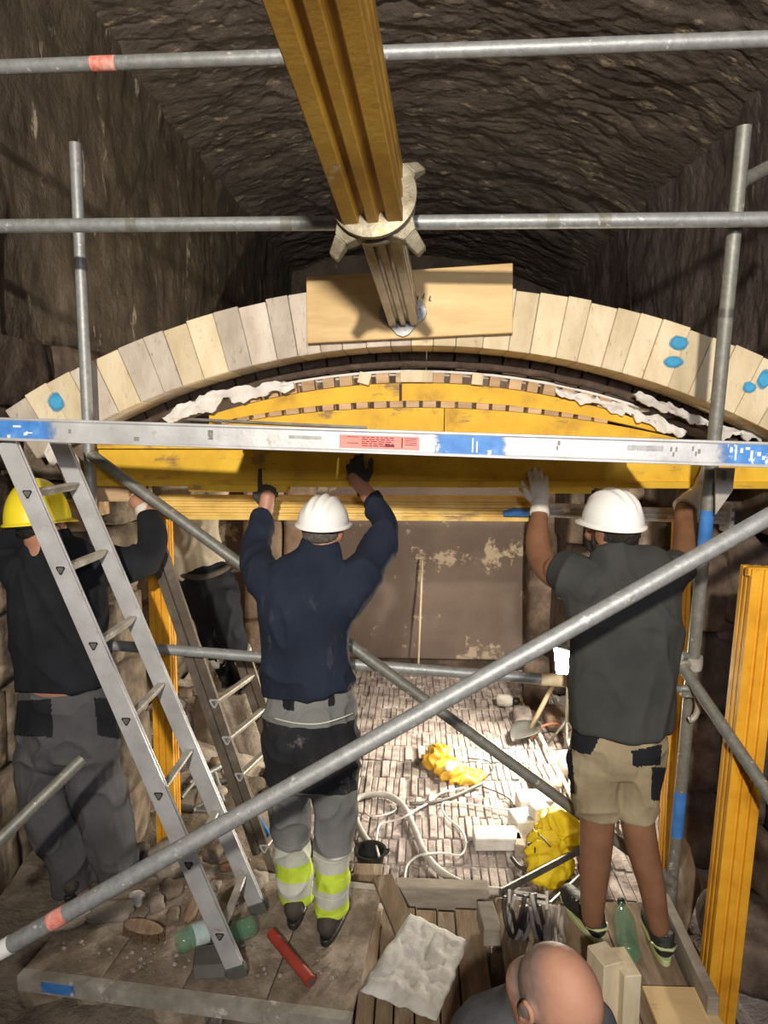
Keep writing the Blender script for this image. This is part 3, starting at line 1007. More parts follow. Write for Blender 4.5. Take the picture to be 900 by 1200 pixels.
def post(name, px0, py0, px1, py1, Y, wpx, mat, label, zbot=None, side=V((1, 0, 0)), dep=.09):
    T = PY(px0, py0, Y)
    Bt = PY(px1, py1, Y)
    if zbot is not None:
        d = (Bt - T)
        Bt = T + d * ((zbot - T.z) / d.z)
    w_ = wpx * mpp((T + Bt) / 2)
    r = empty(name, Bt, label, 'post')
    MB().ext(flute(w_, dep, 2, .2, .13), Bt, T, side).build('shaft', mat, r, bevel=.0015)
    return r, T, Bt, w_


r, T, Bt, w_ = post('formwork_post', 187, 606.5, 199, 1000, 3.17, 23, 'orange', 'upright yellow post under the fluted beam behind the leaning ladder', .12)
MB().box(Bt + V((0, 0, .006)), (.14, .14, .012)).build('foot_plate', 'steel_dark', r)
r, T, Bt, w_ = post('formwork_post', 800, 610, 783, 1000, 3.0, 16, 'orange', 'narrow orange post standing right behind the blue marked scaffold tube', -.008)
MB().box(Bt + V((0, 0, .006)), (.14, .14, .012)).build('foot_plate', 'steel_dark', r)
r, T, Bt, w_ = post('shoring_post', 894, 665, 838, 1185, 2.42, 36, 'orange', 'thick grooved orange post in front of the stone wall at the right', -.018)
MB().box(T + V((-.02, -.02, -.01)), (.09, .03, .03)).build('cleat', 'orange', r, bevel=.003)
MB().box(Bt + V((0, 0, .006)), (.17, .17, .012)).build('foot_plate', 'steel_dark', r)

# board on the arch face and the raking prop
q = [PY(361, 403, 3.035), PY(600, 391, 3.035), PY(600, 310, 3.035), PY(360, 326, 3.035)]
o = MB().hexa([p + V((0, .017, 0)) for p in q], [p + V((0, -.028, 0)) for p in q]).build('bearing_board', 'ply', bevel=.003)
tag(o, 'pale plywood board pressed on the arch crown under the prop plate', 'board')

dP = 2.97
P0 = PY(474, 372, 3.0)
x_c = V((0.092 - .13 * 0, 0, 0))
cc = lambda t: CAM + RT * (.0886 - .13 * t) + UP * (.8465 + .1 * t) + FW * (2.955 - t)
pr = empty('raking_prop', P0, 'heavy yellow raking prop with a cast collar pushing on the plywood board', 'prop')
a_ = cc(0.045)
c_ = cc(.90)
e_ = cc(2.35)
dirp = (e_ - a_).normalized()
side = (RT - dirp * RT.dot(dirp)).normalized()
upp = dirp.cross(side)
MB().ext(flute(.122, .122, 2, .24, .16), a_, c_, side).build('inner_tube', 'prop_steel', pr, bevel=.002)
MB().ext(flute(.178, .178, 2, .22, .17), cc(.88), e_, side).build('outer_tube', 'prop_yellow', pr, bevel=.003)
# collar: thick ring nut with four wings
mb = MB()
mb.lathe([(.085, -.05), (.118, -.05), (.122, -.03), (.105, -.02), (.105, .005), (.128, .012), (.13, .03), (.118, .036), (.085, .036)], c_, dirp, 32)
col = mb.build('collar_nut', 'cast_metal', pr, smooth=True, sharp=.6)
for k in range(4):
    an = math.radians(45 + 90 * k)
    rad = side * math.cos(an) + upp * math.sin(an)
    tan = dirp.cross(rad)
    base = c_ + dirp * -.012
    mb = MB()
    p0, p1, p2 = base + rad * .095, base + rad * .15 - dirp * .02, base + rad * .195 - dirp * .055
    for (pa, wa, ta), (pb, wb, tb) in (((p0, .06, .026), (p1, .024, .02)), ((p1, .024, .02), (p2, .018, .012))):
        mb.hexa([pa - tan * wa - dirp * ta, pa + tan * wa - dirp * ta, pa + tan * wa + dirp * ta, pa - tan * wa + dirp * ta],
                [pb - tan * wb - dirp * tb, pb + tan * wb - dirp * tb, pb + tan * wb + dirp * tb, pb - tan * wb + dirp * tb])
    mb.build('wing', 'cast_metal', col, bevel=.003)
# end plate with bolt holes
n = V((0, -1, 0))
pc = PY(472, 366, 3.0)
ring = []
for k in range(24):
    t = 2 * math.pi * k / 24
    r_ = .092 + .012 * math.cos(4 * t)
    ring.append((r_ * math.cos(t), r_ * math.sin(t)))
mb = MB()
pl = mb.ext(ring, pc + V((0, .006, 0)), pc + V((0, -.006, 0)), V((1, 0, 0))).build('end_plate', 'galv', pr, bevel=.002)
for k in range(12):
    t = 2 * math.pi * k / 12 + .15
    r_ = .066 if k % 3 else .074
    p = pc + V((math.cos(t) * r_, -.0068, math.sin(t) * r_))
    MB().lathe([(.0065, 0), (.0065, .002)], p, n, 8).build('bolt_hole', 'steel_dark', pl)
for k, (px, py) in enumerate(((489, 352), (496, 349), (503, 352))):
    p = PY(px, py, 3.0)
    MB().tube([p, p + V((.004, -.05, .008))], .003, 6).build('nail', 'steel_dark', pr)

# ================================================================== SCAFFOLD
TR = .0242


def lerp_d(t, d0, d1):
    return 1.0 / ((1 - t) / d0 + t / d1)


def sc_tube(name, A, B, label, mat='galv', r=TR, cat='tube', ends=True):
    root = empty(name, (V(A) + V(B)) / 2 - V((0, 0, abs(A[2] - B[2]) / 2)), label, cat)
    MB().tube([A, B], r, 18).build('tube', mat, root, smooth=True, sharp=.9)
    if ends:
        d = (V(B) - V(A)).normalized()
        for P, s in ((V(A), -1), (V(B), 1)):
            MB().tube([P + d * s * .0004, P + d * s * .0012], r * .86, 14).build('bore', 'steel_dark', root)
    return root


def band(root, A, B, t0, t1, mat, name, r=TR, grow=.0006):
    A, B = V(A), V(B)
    return MB().tube([A.lerp(B, t0), A.lerp(B, t1)], r + grow, 18).build(name, mat, root, smooth=True, sharp=.9)


def ext_line(p0, p1, e0, e1):
    d = (p1 - p0).normalized()
    return p0 - d * e0, p1 + d * e1


# guard rails
A, B = ext_line(PD(0, 79, 2.42), PD(900, 46, 2.14), .35, .35)
t_ = sc_tube('guard_rail', A, B, 'upper galvanized scaffold rail with a worn red sticker')
L_ = (B - A).length
tp = [(PD(px, 79 - 33 * px / 900, lerp_d(px / 900, 2.42, 2.14)) - A).length / L_ for px in (108, 137)]
band(t_, A, B, tp[0], tp[1], 'sticker_faded', 'sticker')
A, B = ext_line(PD(0, 265, 2.5), PD(900, 257, 2.24), .35, .35)
t_ = sc_tube('guard_rail', A, B, 'middle galvanized scaffold rail passing under the prop collar')
for k, px in enumerate((150, 330, 640, 700)):
    tp = (PD(px, 262, lerp_d(px / 900, 2.5, 2.24)) - A).length / (B - A).length
    band(t_, A, B, tp, tp + .012, 'galv_old', 'stain', grow=.0004)

# standards
A, B = PY(88, 168, 2.93), PY(106, 640, 2.93)
B = V((B.x, B.y, .03))
A2 = V((A.x, A.y, A.z))
t_ = sc_tube('scaffold_standard', B, A2, 'upright scaffold tube standing before the grey brick side of the arch')
A, B = PY(872, 148, 2.44), PZ(785, 1060, .2)
t_ = sc_tube('scaffold_standard', B, A, 'upright scaffold tube with blue paint bands beside the tanned worker', 'galv_old')


def tfrac(px, py):
    return (PY(px, py, 2.44 + .25 * (py - 148) / 912).z - B.z) / (A.z - B.z)


band(t_, B, A, tfrac(827, 658), tfrac(833, 598), 'blue_paint', 'paint_band')
band(t_, B, A, tfrac(790, 990), tfrac(795, 935), 'blue_paint', 'paint_band')
band(t_, B, A, tfrac(845, 372), tfrac(846, 362), 'steel_dark', 'tape')
q = [PY(838, 548, 2.52), PY(861, 548, 2.52), PY(858, 575, 2.52), PY(838, 603, 2.52)]
o = MB().hexa([p + V((0, .004, 0)) for p in q], [p + V((0, -.004, 0)) for p in q]).build('gusset_plate', 'alu_dirty', t_)
q = PY(849, 557, 2.51)
MB().box(q, (.012, .004, .035)).build('slot', 'steel_dark', o)
sc_tube('scaffold_tube', PY(869, 213, 2.5), PY(960, 165, 2.75), 'short tube running off behind the top of the blue banded standard', 'galv_old')

# braces
A, B = ext_line(PD(0, 1114, 1.86), PD(900, 606, 1.86), .25, .3)
br = sc_tube('diagonal_brace', A, B, 'long diagonal scaffold tube crossing in front of the ladder and workers')
tp = [(PD(px, 1114 - 508 * px / 900, 1.86) - A).length / (B - A).length for px in (60, 78)]
band(br, A, B, tp[0], tp[1], 'sticker_faded', 'sticker')
tp = [(PD(px, 1114 - 508 * px / 900, 1.86) - A).length / (B - A).length for px in (0, 14)]
band(br, A, B, tp[0], tp[1], 'scratch_white', 'sticker')
sc_tube('diagonal_brace', PY(106, 532, 2.885), PY(789, 1034, 2.735), 'thinner diagonal scaffold tube running down behind the worker in navy', 'galv_old')
A, B = PY(116, 755, 2.95), PY(690, 800, 2.92)
t_ = sc_tube('ledger_tube', A, B, 'horizontal scaffold tube at hip height behind the workers', 'galv')
band(t_, A, B, .905, 1.0, 'wood_pale', 'sleeve', grow=.004)
sc_tube('ledger_tube', PD(-70, 1052, 2.15), PD(97, 889, 2.42), 'short scaffold tube ending at the thigh of the worker in slate trousers', 'galv_old', .021)
SB, SA = PZ(785, 1060, .2), PY(872, 148, 2.44)
pc = SB.lerp(SA, (PY(811, 780, 2.61).z - SB.z) / (SA.z - SB.z))
FAR2 = PD(960, 1018, 2.1)
nc = (SA - SB).normalized().cross((FAR2 - pc).normalized()).normalized()
if nc.y < 0:
    nc = -nc
c2 = pc - nc * .055
sc_tube('diagonal_brace', c2 - (FAR2 - c2).normalized() * .05, FAR2, 'grey scaffold tube sloping down in front of the thick orange post', 'galv_old', .022)
# flat braces of the lower frame
for (a, b, lab) in (((586, 1046), (704, 984), 'flat dark steel bar lying in front of the yellow sack'),
                    ((644, 1062), (712, 998), 'shorter dark steel bar beside the tanned worker\'s leg')):
    A, B = (PZ(*a, .217), PZ(692, 990, .138)) if b[1] < 990 else (PZ(*a, .217), PZ(*b, .02))
    o = MB().ext([(-.018, -.006), (.018, -.006), (.018, .006), (-.018, .006)], A, B, V((0, 0, 1))).build('steel_bar', 'steel_dark', bevel=.002)
    tag(o, lab, 'bar')


def coupler(P, d1, d2, label, s=1.0):
    """Swivel coupler: two clamp shells, hinge bolts and flanged nuts."""
    root = empty('scaffold_coupler', V(P) - V((0, 0, .05)), label, 'coupler')
    d1, d2 = V(d1).normalized(), V(d2).normalized()
    n = d1.cross(d2).normalized()
    if n.y < 0:
        n = -n
    for dd, off in ((d1, -.0), (d2, .055)):
        c = V(P) - n * off * s
        mb = MB()
        mb.lathe([(.0245, -.026), (.034, -.026), (.036, -.01), (.036, .01), (.034, .026), (.0245, .026)], c, dd, 18)
        cl = mb.build('clamp_shell', 'alu_dirty', root, smooth=True, sharp=.6)
        sdv = dd.cross(n).normalized()
        b0 = c + sdv * .045
        MB().box(b0, (.026, .026, .03), Matrix((sdv, n, dd)).transposed()).build('flap', 'galv_old', cl, bevel=.003)
        MB().tube([b0 - n * .026, b0 + n * .02], .0065, 8).build('bolt', 'alu', cl, smooth=True)
        MB().lathe([(.013, 0), (.013, .012), (.016, .013), (.016, .016)], b0 - n * .028, n, 6).build('nut', 'alu', cl)
    return root


d_st = (PY(872, 148, 2.44) - PZ(785, 1060, .2)).normalized()
coupler(pc, d_st, FAR2 - pc, 'scaffold coupler clamping the sloping grey tube to the blue banded standard')
# half-open clamp hanging below it
cl = empty('open_clamp', PY(812, 840, 2.57), 'open clamp jaw hanging under the coupler on the blue banded standard', 'clamp')
mb = MB()
mb.tube([PY(808 + 10 * math.sin(t), 826 + 18 * -math.cos(t), 2.585) for t in [i * math.pi / 9 for i in range(10)]], .012, 8)
mb.build('jaw', 'alu_dirty', cl, smooth=True)
MB().tube([PY(789, 808, 2.6), PY(813, 806, 2.58)], .014, 10).build('pin', 'galv_old', cl, smooth=True)
MB().box(PY(806, 812, 2.60), (.056, .034, .03)).build('body', 'galv_old', cl, bevel=.005)

# rectangular guard beam with paint and labels
DL, DR = 2.33, 2.10
Acen, Bcen = ext_line(PD(0, 502.5, DL), PD(900, 533, DR), .3, .3)
gb = empty('upper_deck', (Acen + Bcen) / 2 - V((0, 0, .04)), 'upper scaffold deck seen edge-on with white aluminium edge, blue paint and red label', 'deck')
h_, w_ = .078, .045
prof = [(-h_ / 2, -w_ / 2), (-h_ / 2, w_ / 2), (-h_ / 2 + .008, w_ / 2), (-h_ / 2 + .010, w_ / 2 - .003), (h_ / 2 - .010, w_ / 2 - .003), (h_ / 2 - .008, w_ / 2), (h_ / 2, w_ / 2), (h_ / 2, -w_ / 2)]
tb = (Bcen - Acen).normalized()
upb = V((0, 0, 1)) - tb * tb.z
upb.normalize()
fr = tb.cross(upb)               # u axis of the profile
sgn = 1 if fr.dot(FW) < 0 else -1
prof = [(p[0], p[1] * sgn) for p in prof]
MB().ext(prof, Acen, Bcen, upb).build('body', 'alu', gb, bevel=.0015)
front = fr * sgn                 # towards the camera


def gbp(px, v):
    """Point on the front face of the beam: pixel column, v = -1..1 over the height."""
    t = px / 900.0
    c = PD(px, 502.5 + 30.5 * t, lerp_d(t, DL, DR))
    return c + upb * (v * h_ / 2) + front * (w_ / 2 - .003)


def on_beam(name, px0, px1, v0, v1, mat, lift=.0008, parent=gb, ragged=0.0, seed=0):
    n = 14
    bot, top = [], []
    for i in range(n + 1):
        px = px0 + (px1 - px0) * i / n
        bot.append(gbp(px, v0) + front * lift)
        top.append(gbp(px, v1) + front * lift)
    if ragged:
        for arr in (bot, top):
            arr[0] = arr[0] + tb * ragged * noise.noise(V((seed, 1.3, len(arr))))
    vs = bot + top
    fs = [(i, i + 1, n + 2 + i, n + 1 + i) for i in range(n)]
    m = len(vs)
    vs2 = vs + [v - front * lift * 1.3 for v in vs]
    fs2 = fs + [tuple(reversed([i + m for i in f])) for f in fs]
    loop = list(range(n + 1)) + list(range(2 * n + 1, n, -1))
    for i in range(len(loop)):
        a, b = loop[i], loop[(i + 1) % len(loop)]
        fs2.append((a, b, b + m, a + m))
    return mk(name, vs2, fs2, mat, parent)


# deck boards behind the edge beam, open at the left for the ladder
DX0, DX1 = gbp(232, 0), gbp(800, 0)
for i in range(4):
    a, b = DX0.lerp(DX1, i / 4 + .002), DX0.lerp(DX1, (i + 1) / 4 - .002)
    q = [a + V((0, .045, -.03)), b + V((0, .045, -.03)), b + V((0, .56, -.03)), a + V((0, .56, -.03))]
    MB().hexa(q, [p + V((0, 0, .05)) for p in q]).build('deck_board', 'deck_ply', gb, bevel=.002)
a, b = DX0 + V((-.02, .58, 0)), DX1 + V((.02, .58, 0))
MB().ext([(-.03, -.02), (.03, -.02), (.03, .02), (-.03, .02)], a, b, V((0, 0, 1))).build('rear_rail', 'alu_dirty', gb)

blue_spray = nm('blue_spray', [(0.25, (0.03, 0.14, 0.42)), (0.55, (0.06, 0.22, 0.58)), (0.8, (0.14, 0.32, 0.66))], scale=20, rough=0.55,
                wear=((0.62, 0.66, 0.7), 0.66, 26, 0.02))
soft_alpha('blue_spray', 'bar')
bp = [on_beam('paint_patch', -80, 70, -.76, .76, 'blue_spray'), on_beam('paint_patch', 508, 594, -.76, .76, 'blue_spray'), on_beam('paint_patch', 836, 1040, -.76, .76, 'blue_spray')]
rb = random.Random(4)
for edges in ((62, 1), (514, -1), (588, 1), (846, -1)):
    for k in range(0):          # feathered spray edge
        px = edges[0] + edges[1] * abs(rb.gauss(0, 5))
        v = rb.uniform(-.7, .7)
        s_ = rb.uniform(.8, 2.0)
        on_beam('overspray', px, px + s_, v, v + s_ / 26, 'blue_spray', .0006)
for px in (553, 558):
    on_beam('scratch', px, px + 1.5, -.6, .55 if px == 553 else .3, 'scratch_white', .0014)
for px, v0, v1, w1 in ((852, .1, .5, 3), (858, -.5, .45, 2), (864, .1, .45, 3), (870, .35, .55, 5), (876, -.4, .3, 3), (884, -.1, .2, 4), (890, -.4, -.1, 3), (20, .2, .35, 9), (34, -.3, -.2, 8)):
    on_beam('scratch', px, px + w1, v0, v1, 'scratch_white', .0014)
st = on_beam('red_label', 399, 492, -.60, .50, 'sticker_red', .0012)
for r_ in range(5):             # unreadable small print in two columns
    v = .34 - r_ * .17
    px = 425
    while px < 460:
        l = rb.uniform(3, 8)
        on_beam('print_line', px, min(px + l, 462), v - .045, v + .035, 'ink', .0020)
        px += l + 1.2
    if r_ in (0, 3):
        on_beam('print_line', 408, 421, v - .03, v + .03, 'ink', .0020)
    if r_ < 4:
        on_beam('print_line', 475, 489, v - .04, v + .02, 'ink', .0020)
on_beam('print_line', 452, 463, -.40, -.22, 'ink', .0021)
on_beam('print_line', 471, 472.5, -.45, .40, 'ink', .0020)
on_beam('worn_patch', 340, 378, .02, .30, 'galv', .0010)
on_beam('worn_patch', 733, 775, .0, .42, 'galv', .0010)
on_beam('worn_patch', 246, 252, -.3, .5, 'galv_old', .0010)
for px, v, s_ in ((783, .2, 2), (786, -.2, 2), (789, .2, 2), (808, .3, 2), (812, -.1, 2), (815, .1, 3), (160, -.45, 6), (652, .4, 3), (651, .0, 2), (84, .0, 3)):
    on_beam('scribble', px, px + s_, v - .18, v + .18, 'ink_grey', .0012)

# ------------------------------------------------------------------ ladders


def ladder(label, near0, near1, Yn, far_dy, rung_t, stile_w, name='aluminium_ladder', mat='alu_dirty', double=0.0, zfoot=None, fdx=0.0, ftop=1.0):
    A, B = PY(*near0, Yn), PY(*near1, Yn)
    if zfoot is not None:
        d = B - A
        B = A + d * ((zfoot - A.z) / d.z)
    root = empty(name, V((B.x, Yn + far_dy / 2, B.z)), label, 'ladder')
    ax = (A - B).normalized()
    sd_ = V((0, 1, 0)).cross(ax).normalized()
    for k, yy in enumerate((0, far_dy)):
        o = V((fdx * (yy > 0), yy, 0))
        w2, t2 = stile_w / 2, .0125
        pf = [(-w2, -t2), (w2, -t2), (w2, -t2 + .007), (w2 - .003, -t2 + .009), (w2 - .003, t2 - .009), (w2, t2 - .007), (w2, t2), (-w2, t2), (-w2, t2 - .007), (-w2 + .003, t2 - .009), (-w2 + .003, -t2 + .009), (-w2, -t2 + .007)]
        A_ = A if yy == 0 else B.lerp(A, ftop)
        s = MB().ext(pf, B + o, A_ + o, sd_).build('stile', mat, root, bevel=.0015)
        MB().box(B + o + ax * .02, (stile_w + .008, .034, .05), Matrix((sd_, V((0, 1, 0)), ax)).transposed()).build('rubber_foot', 'grey_plastic', s, bevel=.004)
        if double:
            o2 = o + sd_ * double
            MB().ext(pf, B + o2 + ax * .25, A_ + o2, sd_).build('stile', mat, root, bevel=.0015)
    for t in rung_t:
        c = B.lerp(A, t)
        tri = []
        for k in range(3):
            for dd in (-.2, .2):
                an = math.pi / 2 + k * 2 * math.pi / 3 + dd
                tri.append((.018 * math.cos(an), .018 * math.sin(an)))
        p0, p1 = c + V((0, -.0135, 0)), c + V((fdx, far_dy + .0135, 0))
        rg = MB().ext(tri, p0, p1, V((1, 0, 0))).build('rung', 'alu_dirty', root)
        tri2 = [(x * .72, y * .72) for x, y in tri]
        MB().ext(tri2, p0 + V((0, -.0012, 0)), p0 + V((0, .001, 0)), V((1, 0, 0))).build('rung_socket', 'steel_dark', rg)
        tri3 = [(x * 1.45, y * 1.45) for x, y in tri]
        MB().ext(tri3, p0 + V((0, .0, 0)), p0 + V((0, .0012, 0)), V((1, 0, 0))).build('socket_rim', 'alu', rg)
    return root


_A, _B = PY(8, 517, 2.3), PY(283, 1150, 2.3)
_d = _B - _A
_Bf = _A + _d * ((.205 - _A.z) / _d.z)
rt = [(PY(px, py, 2.3).z - _Bf.z) / (_A.z - _Bf.z) for px, py in ((33, 578), (73, 667), (111, 755), (148, 843), (184, 930), (220, 1011), (255, 1094))]
ladder('leaning aluminium ladder in front of the worker in the yellow helmet', (8, 517), (283, 1150), 2.3, .34, rt, .068, mat='alu', zfoot=.205)
ladder('double extension ladder standing between the yellow post and the navy worker', (190, 642), (325, 1035), 3.0, .34, [i * .105 + .05 for i in range(6)], .04, mat='alu_shaded', double=-.046, zfoot=.0, fdx=.1, ftop=.63)
A, B = PZ(262, 893, .125), PZ(319, 986, .016)
o = MB().tube([A, B], .016, 12).build('blue_pole', 'blue_paint', smooth=True, sharp=.9)
tag(o, 'thin blue and white pole lying against the extension ladder', 'pole')

# ------------------------------------------------------------------ decks
ZD = .2
FL_, FR_ = PZ(24, 1139, ZD), PZ(413, 1191, ZD)
dd = (FR_ - FL_).normalized()
nn = V((-dd.y, dd.x, 0))
dk = empty('scaffold_deck', (FL_ + FR_) / 2 - V((0, 0, .09)), 'dusty scaffold deck with an aluminium edge under the ladder', 'deck')
e0 = MB().ext([(-.03, -.02), (.03, -.02), (.03, .02), (.024, .02), (.022, .014), (-.022, .014), (-.024, .02), (-.03, .02)] if nn.y < 0 else
              [(-.03, .02), (.03, .02), (.03, -.02), (.024, -.02), (.022, -.014), (-.022, -.014), (-.024, -.02), (-.03, -.02)],
              FL_ + V((0, 0, -.03)), FR_ + V((0, 0, -.03)), V((0, 0, 1))).build('edge_rail', 'alu_dirty', dk)
t0, t1 = .095, .21
a, b = FL_.lerp(FR_, .075), FL_.lerp(FR_, .185)
MB().box((a + b) / 2 + V((0, 0, -.03)) - nn * .0215, ((b - a).length, .004, .04), rotz(math.atan2(dd.y, dd.x))).build('paint_patch', 'blue_spray', e0)
MB().ext([(-.03, -.02), (.03, -.02), (.03, .02), (-.03, .02)], FL_ + nn * .68 + V((0, 0, -.03)), FR_ + nn * .68 + V((0, 0, -.03)), V((0, 0, 1))).build('edge_rail', 'alu_dirty', dk)
nb = 4
for i in range(nb):
    a, b = FL_.lerp(FR_, i / nb + .002), FL_.lerp(FR_, (i + 1) / nb - .002)
    q = [a + nn * .02, b + nn * .02, b + nn * .66, a + nn * .66]
    MB().hexa([p + V((0, 0, -.018)) for p in q], [p + V((0, 0, -.001)) for p in q]).build('deck_panel', 'deck_ply', dk, bevel=.001)

# loose planks right of the deck
edges_bot = [418, 441, 464, 489, 520, 546, 586]
pl_lab = ['brown plank next to the deck panel under the white sack', 'brown plank under the left edge of the white sack', 'worn brown plank under the middle of the white sack',
          'brown plank under the right edge of the white sack', 'narrow brown plank just right of the white sack', 'wide brown plank ending at the wooden kerb']
xs = [(p - 489) / 800 * 2.37 for p in edges_bot]
for i in range(6):
    w_ = xs[i + 1] - xs[i] - .006
    c = (xs[i] + xs[i + 1]) / 2
    ya = 1.75 + rb.uniform(-.06, .03)
    yb = 2.72 + rb.uniform(-.03, .02)
    o = MB().box((c, (ya + yb) / 2, .165 + rb.uniform(-.004, .006)), (w_, yb - ya, .035)).build('plank', 'plank', bevel=.003)
    tag(o, pl_lab[i], 'plank')
for (yy, lab) in ((1.95, 'timber bearer under the front of the loose planks'), (2.6, 'timber bearer under the back of the loose planks')):
    o = MB().box((.04, yy, .065), (.54, .08, .17)).build('timber_bearer', 'plank', bevel=.004)
    tag(o, lab, 'timber')
KY, KX = 2.845, PZ(463, 1040, .19).x
o = MB().box(((KX + .33) / 2, KY + .035, .092), (.33 - KX, .07, .196)).build('wooden_kerb', 'kerb', bevel=.004)
tag(o, 'grey wooden kerb board at the edge of the brick floor', 'board')
a, b = PZ(448, 1028, .24), PZ(478, 1098, .2)
o = MB().ext([(-.045, -.012), (.045, -.012), (.045, .012), (-.045, .012)], a, b, V((1, 0, 0))).build('short_board', 'plank', bevel=.002)
tag(o, 'short board leaning from the black tub towards the white sack', 'board')

# right-hand deck
rd = empty('scaffold_deck', (.68, 2.35, .11), 'dark scaffold deck under the tanned worker', 'deck')
for i in range(3):
    MB().box((.455 + i * .223, 2.36, .185), (.219, .84, .03)).build('deck_panel', 'plank', rd, bevel=.002)
for yy in (1.96, 2.76):
    MB().box((.68, yy, .076), (.66, .04, .19)).build('edge_rail', 'alu_dirty', rd)
a, b = PZ(782, 1062, .23) + V((-.018, 0, 0)), PZ(842, 1188, .23) + V((-.018, 0, 0))
o = MB().ext([(-.02, -.06), (.02, -.06), (.02, .06), (-.02, .06)], a, b, V((1, 0, 0))).build('toe_board', 'kerb', bevel=.003)
tag(o, 'toe board along the wall side of the dark deck', 'board')

# ================================================================== PEOPLE


def chain(mb, pts, n=18, k=4, raw=False, cap=(1.0, 1.0)):
    """Closed tapering tube. pts: (px, py, Y, radius_px[, depth ratio]) or, raw, (x, y, z, r, ratio)."""
    W = []
    for p in pts:
        if raw:
            W.append((p[0], p[1], p[2], p[3], p[4] if len(p) > 4 else 1.0))
        else:
            c = PY(p[0], p[1], p[2])
            W.append((c.x, c.y, c.z, p[3] * mpp(c), p[4] if len(p) > 4 else 1.0))
    P = smoothpath(W, k) if len(W) > 2 else [np.array(q) for q in W]
    C = [V(q[:3]) for q in P]
    t0 = (C[1] - C[0]).normalized()
    t1 = (C[-1] - C[-2]).normalized()
    rings = []
    for a in (85, 55, 28):
        a = math.radians(a)
        rings.append((C[0] - t0 * P[0][3] * math.sin(a) * min(1, P[0][4]) * cap[0], P[0][3] * math.cos(a), P[0][4], t0))
    for i in range(len(C)):
        t = (C[min(i + 1, len(C) - 1)] - C[max(i - 1, 0)]).normalized()
        rings.append((C[i], P[i][3], P[i][4], t))
    for a in (28, 55, 85):
        a = math.radians(a)
        rings.append((C[-1] + t1 * P[-1][3] * math.sin(a) * min(1, P[-1][4]) * cap[1], P[-1][3] * math.cos(a), P[-1][4], t1))
    vs, fs = [], []
    for c, r, kk, t in rings:
        s = t.cross(V((0, 1, 0)))
        if s.length < .15:
            s = V((1, 0, 0))
        s.normalize()
        b = t.cross(s).normalized()
        for j in range(n):
            an = 2 * math.pi * j / n
            vs.append(c + s * (r * math.cos(an)) + b * (r * kk * math.sin(an)))
    m = len(rings)
    for i in range(m - 1):
        for j in range(n):
            fs.append((i * n + j, i * n + (j + 1) % n, (i + 1) * n + (j + 1) % n, (i + 1) * n + j))
    fs.append(tuple(reversed(range(n))))
    fs.append(tuple(range((m - 1) * n, m * n)))
    return mb.add(vs, fs)


def blob(name, mb, voxel, mat, parent=None, it=4, wr=None, fac=.5):
    """Fuse overlapping closed shapes into one continuous smooth surface."""
    me = bpy.data.meshes.new('tmp')
    me.from_pydata([tuple(v) for v in mb.v], [], mb.f)
    bm = bmesh.new()
    bm.from_mesh(me)
    bmesh.ops.recalc_face_normals(bm, faces=bm.faces)
    bm.to_mesh(me)
    bm.free()
    ob = bpy.data.objects.new('tmp', me)
    COL.objects.link(ob)
    r = ob.modifiers.new('r', 'REMESH')
    r.mode = 'VOXEL'
    r.voxel_size = voxel
    if it:
        s = ob.modifiers.new('s', 'SMOOTH')
        s.factor = fac
        s.iterations = it
    dg = bpy.context.evaluated_depsgraph_get()
    me2 = bpy.data.meshes.new_from_object(ob.evaluated_get(dg))
    bpy.data.objects.remove(ob)
    bpy.data.meshes.remove(me)
    nv = len(me2.vertices)
    co = np.empty(nv * 3)
    me2.vertices.foreach_get('co', co)
    co = co.reshape(-1, 3)
    if wr:
        amp, sc, st = wr
        no = np.empty(nv * 3)
        me2.vertices.foreach_get('normal', no)
        no = no.reshape(-1, 3)
        d = np.empty(nv)
        for i in range(nv):
            p = co[i]
            q = V((p[0] * sc * st[0], p[1] * sc * st[1], p[2] * sc * st[2]))
            w_ = noise.noise_vector(q * .6)
            d[i] = (1 - abs(noise.noise(q + w_ * .9))) ** 3 - .45
        co = co + no * (d * amp)[:, None]
    lo, hi = co.min(0), co.max(0)
    org = np.array([(lo[0] + hi[0]) / 2, (lo[1] + hi[1]) / 2, lo[2]])
    me2.vertices.foreach_set('co', (co - org).ravel())
    me2.name = name
    me2.materials.clear()
    me2.polygons.foreach_set('use_smooth', [True] * len(me2.polygons))
    me2.update()
    return link_mesh(name, me2, mat, parent, V(org))


def proj(p):
    d = V(p) - CAM
    w_ = d.dot(FW)
    return 450 + FPX * d.dot(RT) / w_, 600 - FPX * d.dot(UP) / w_


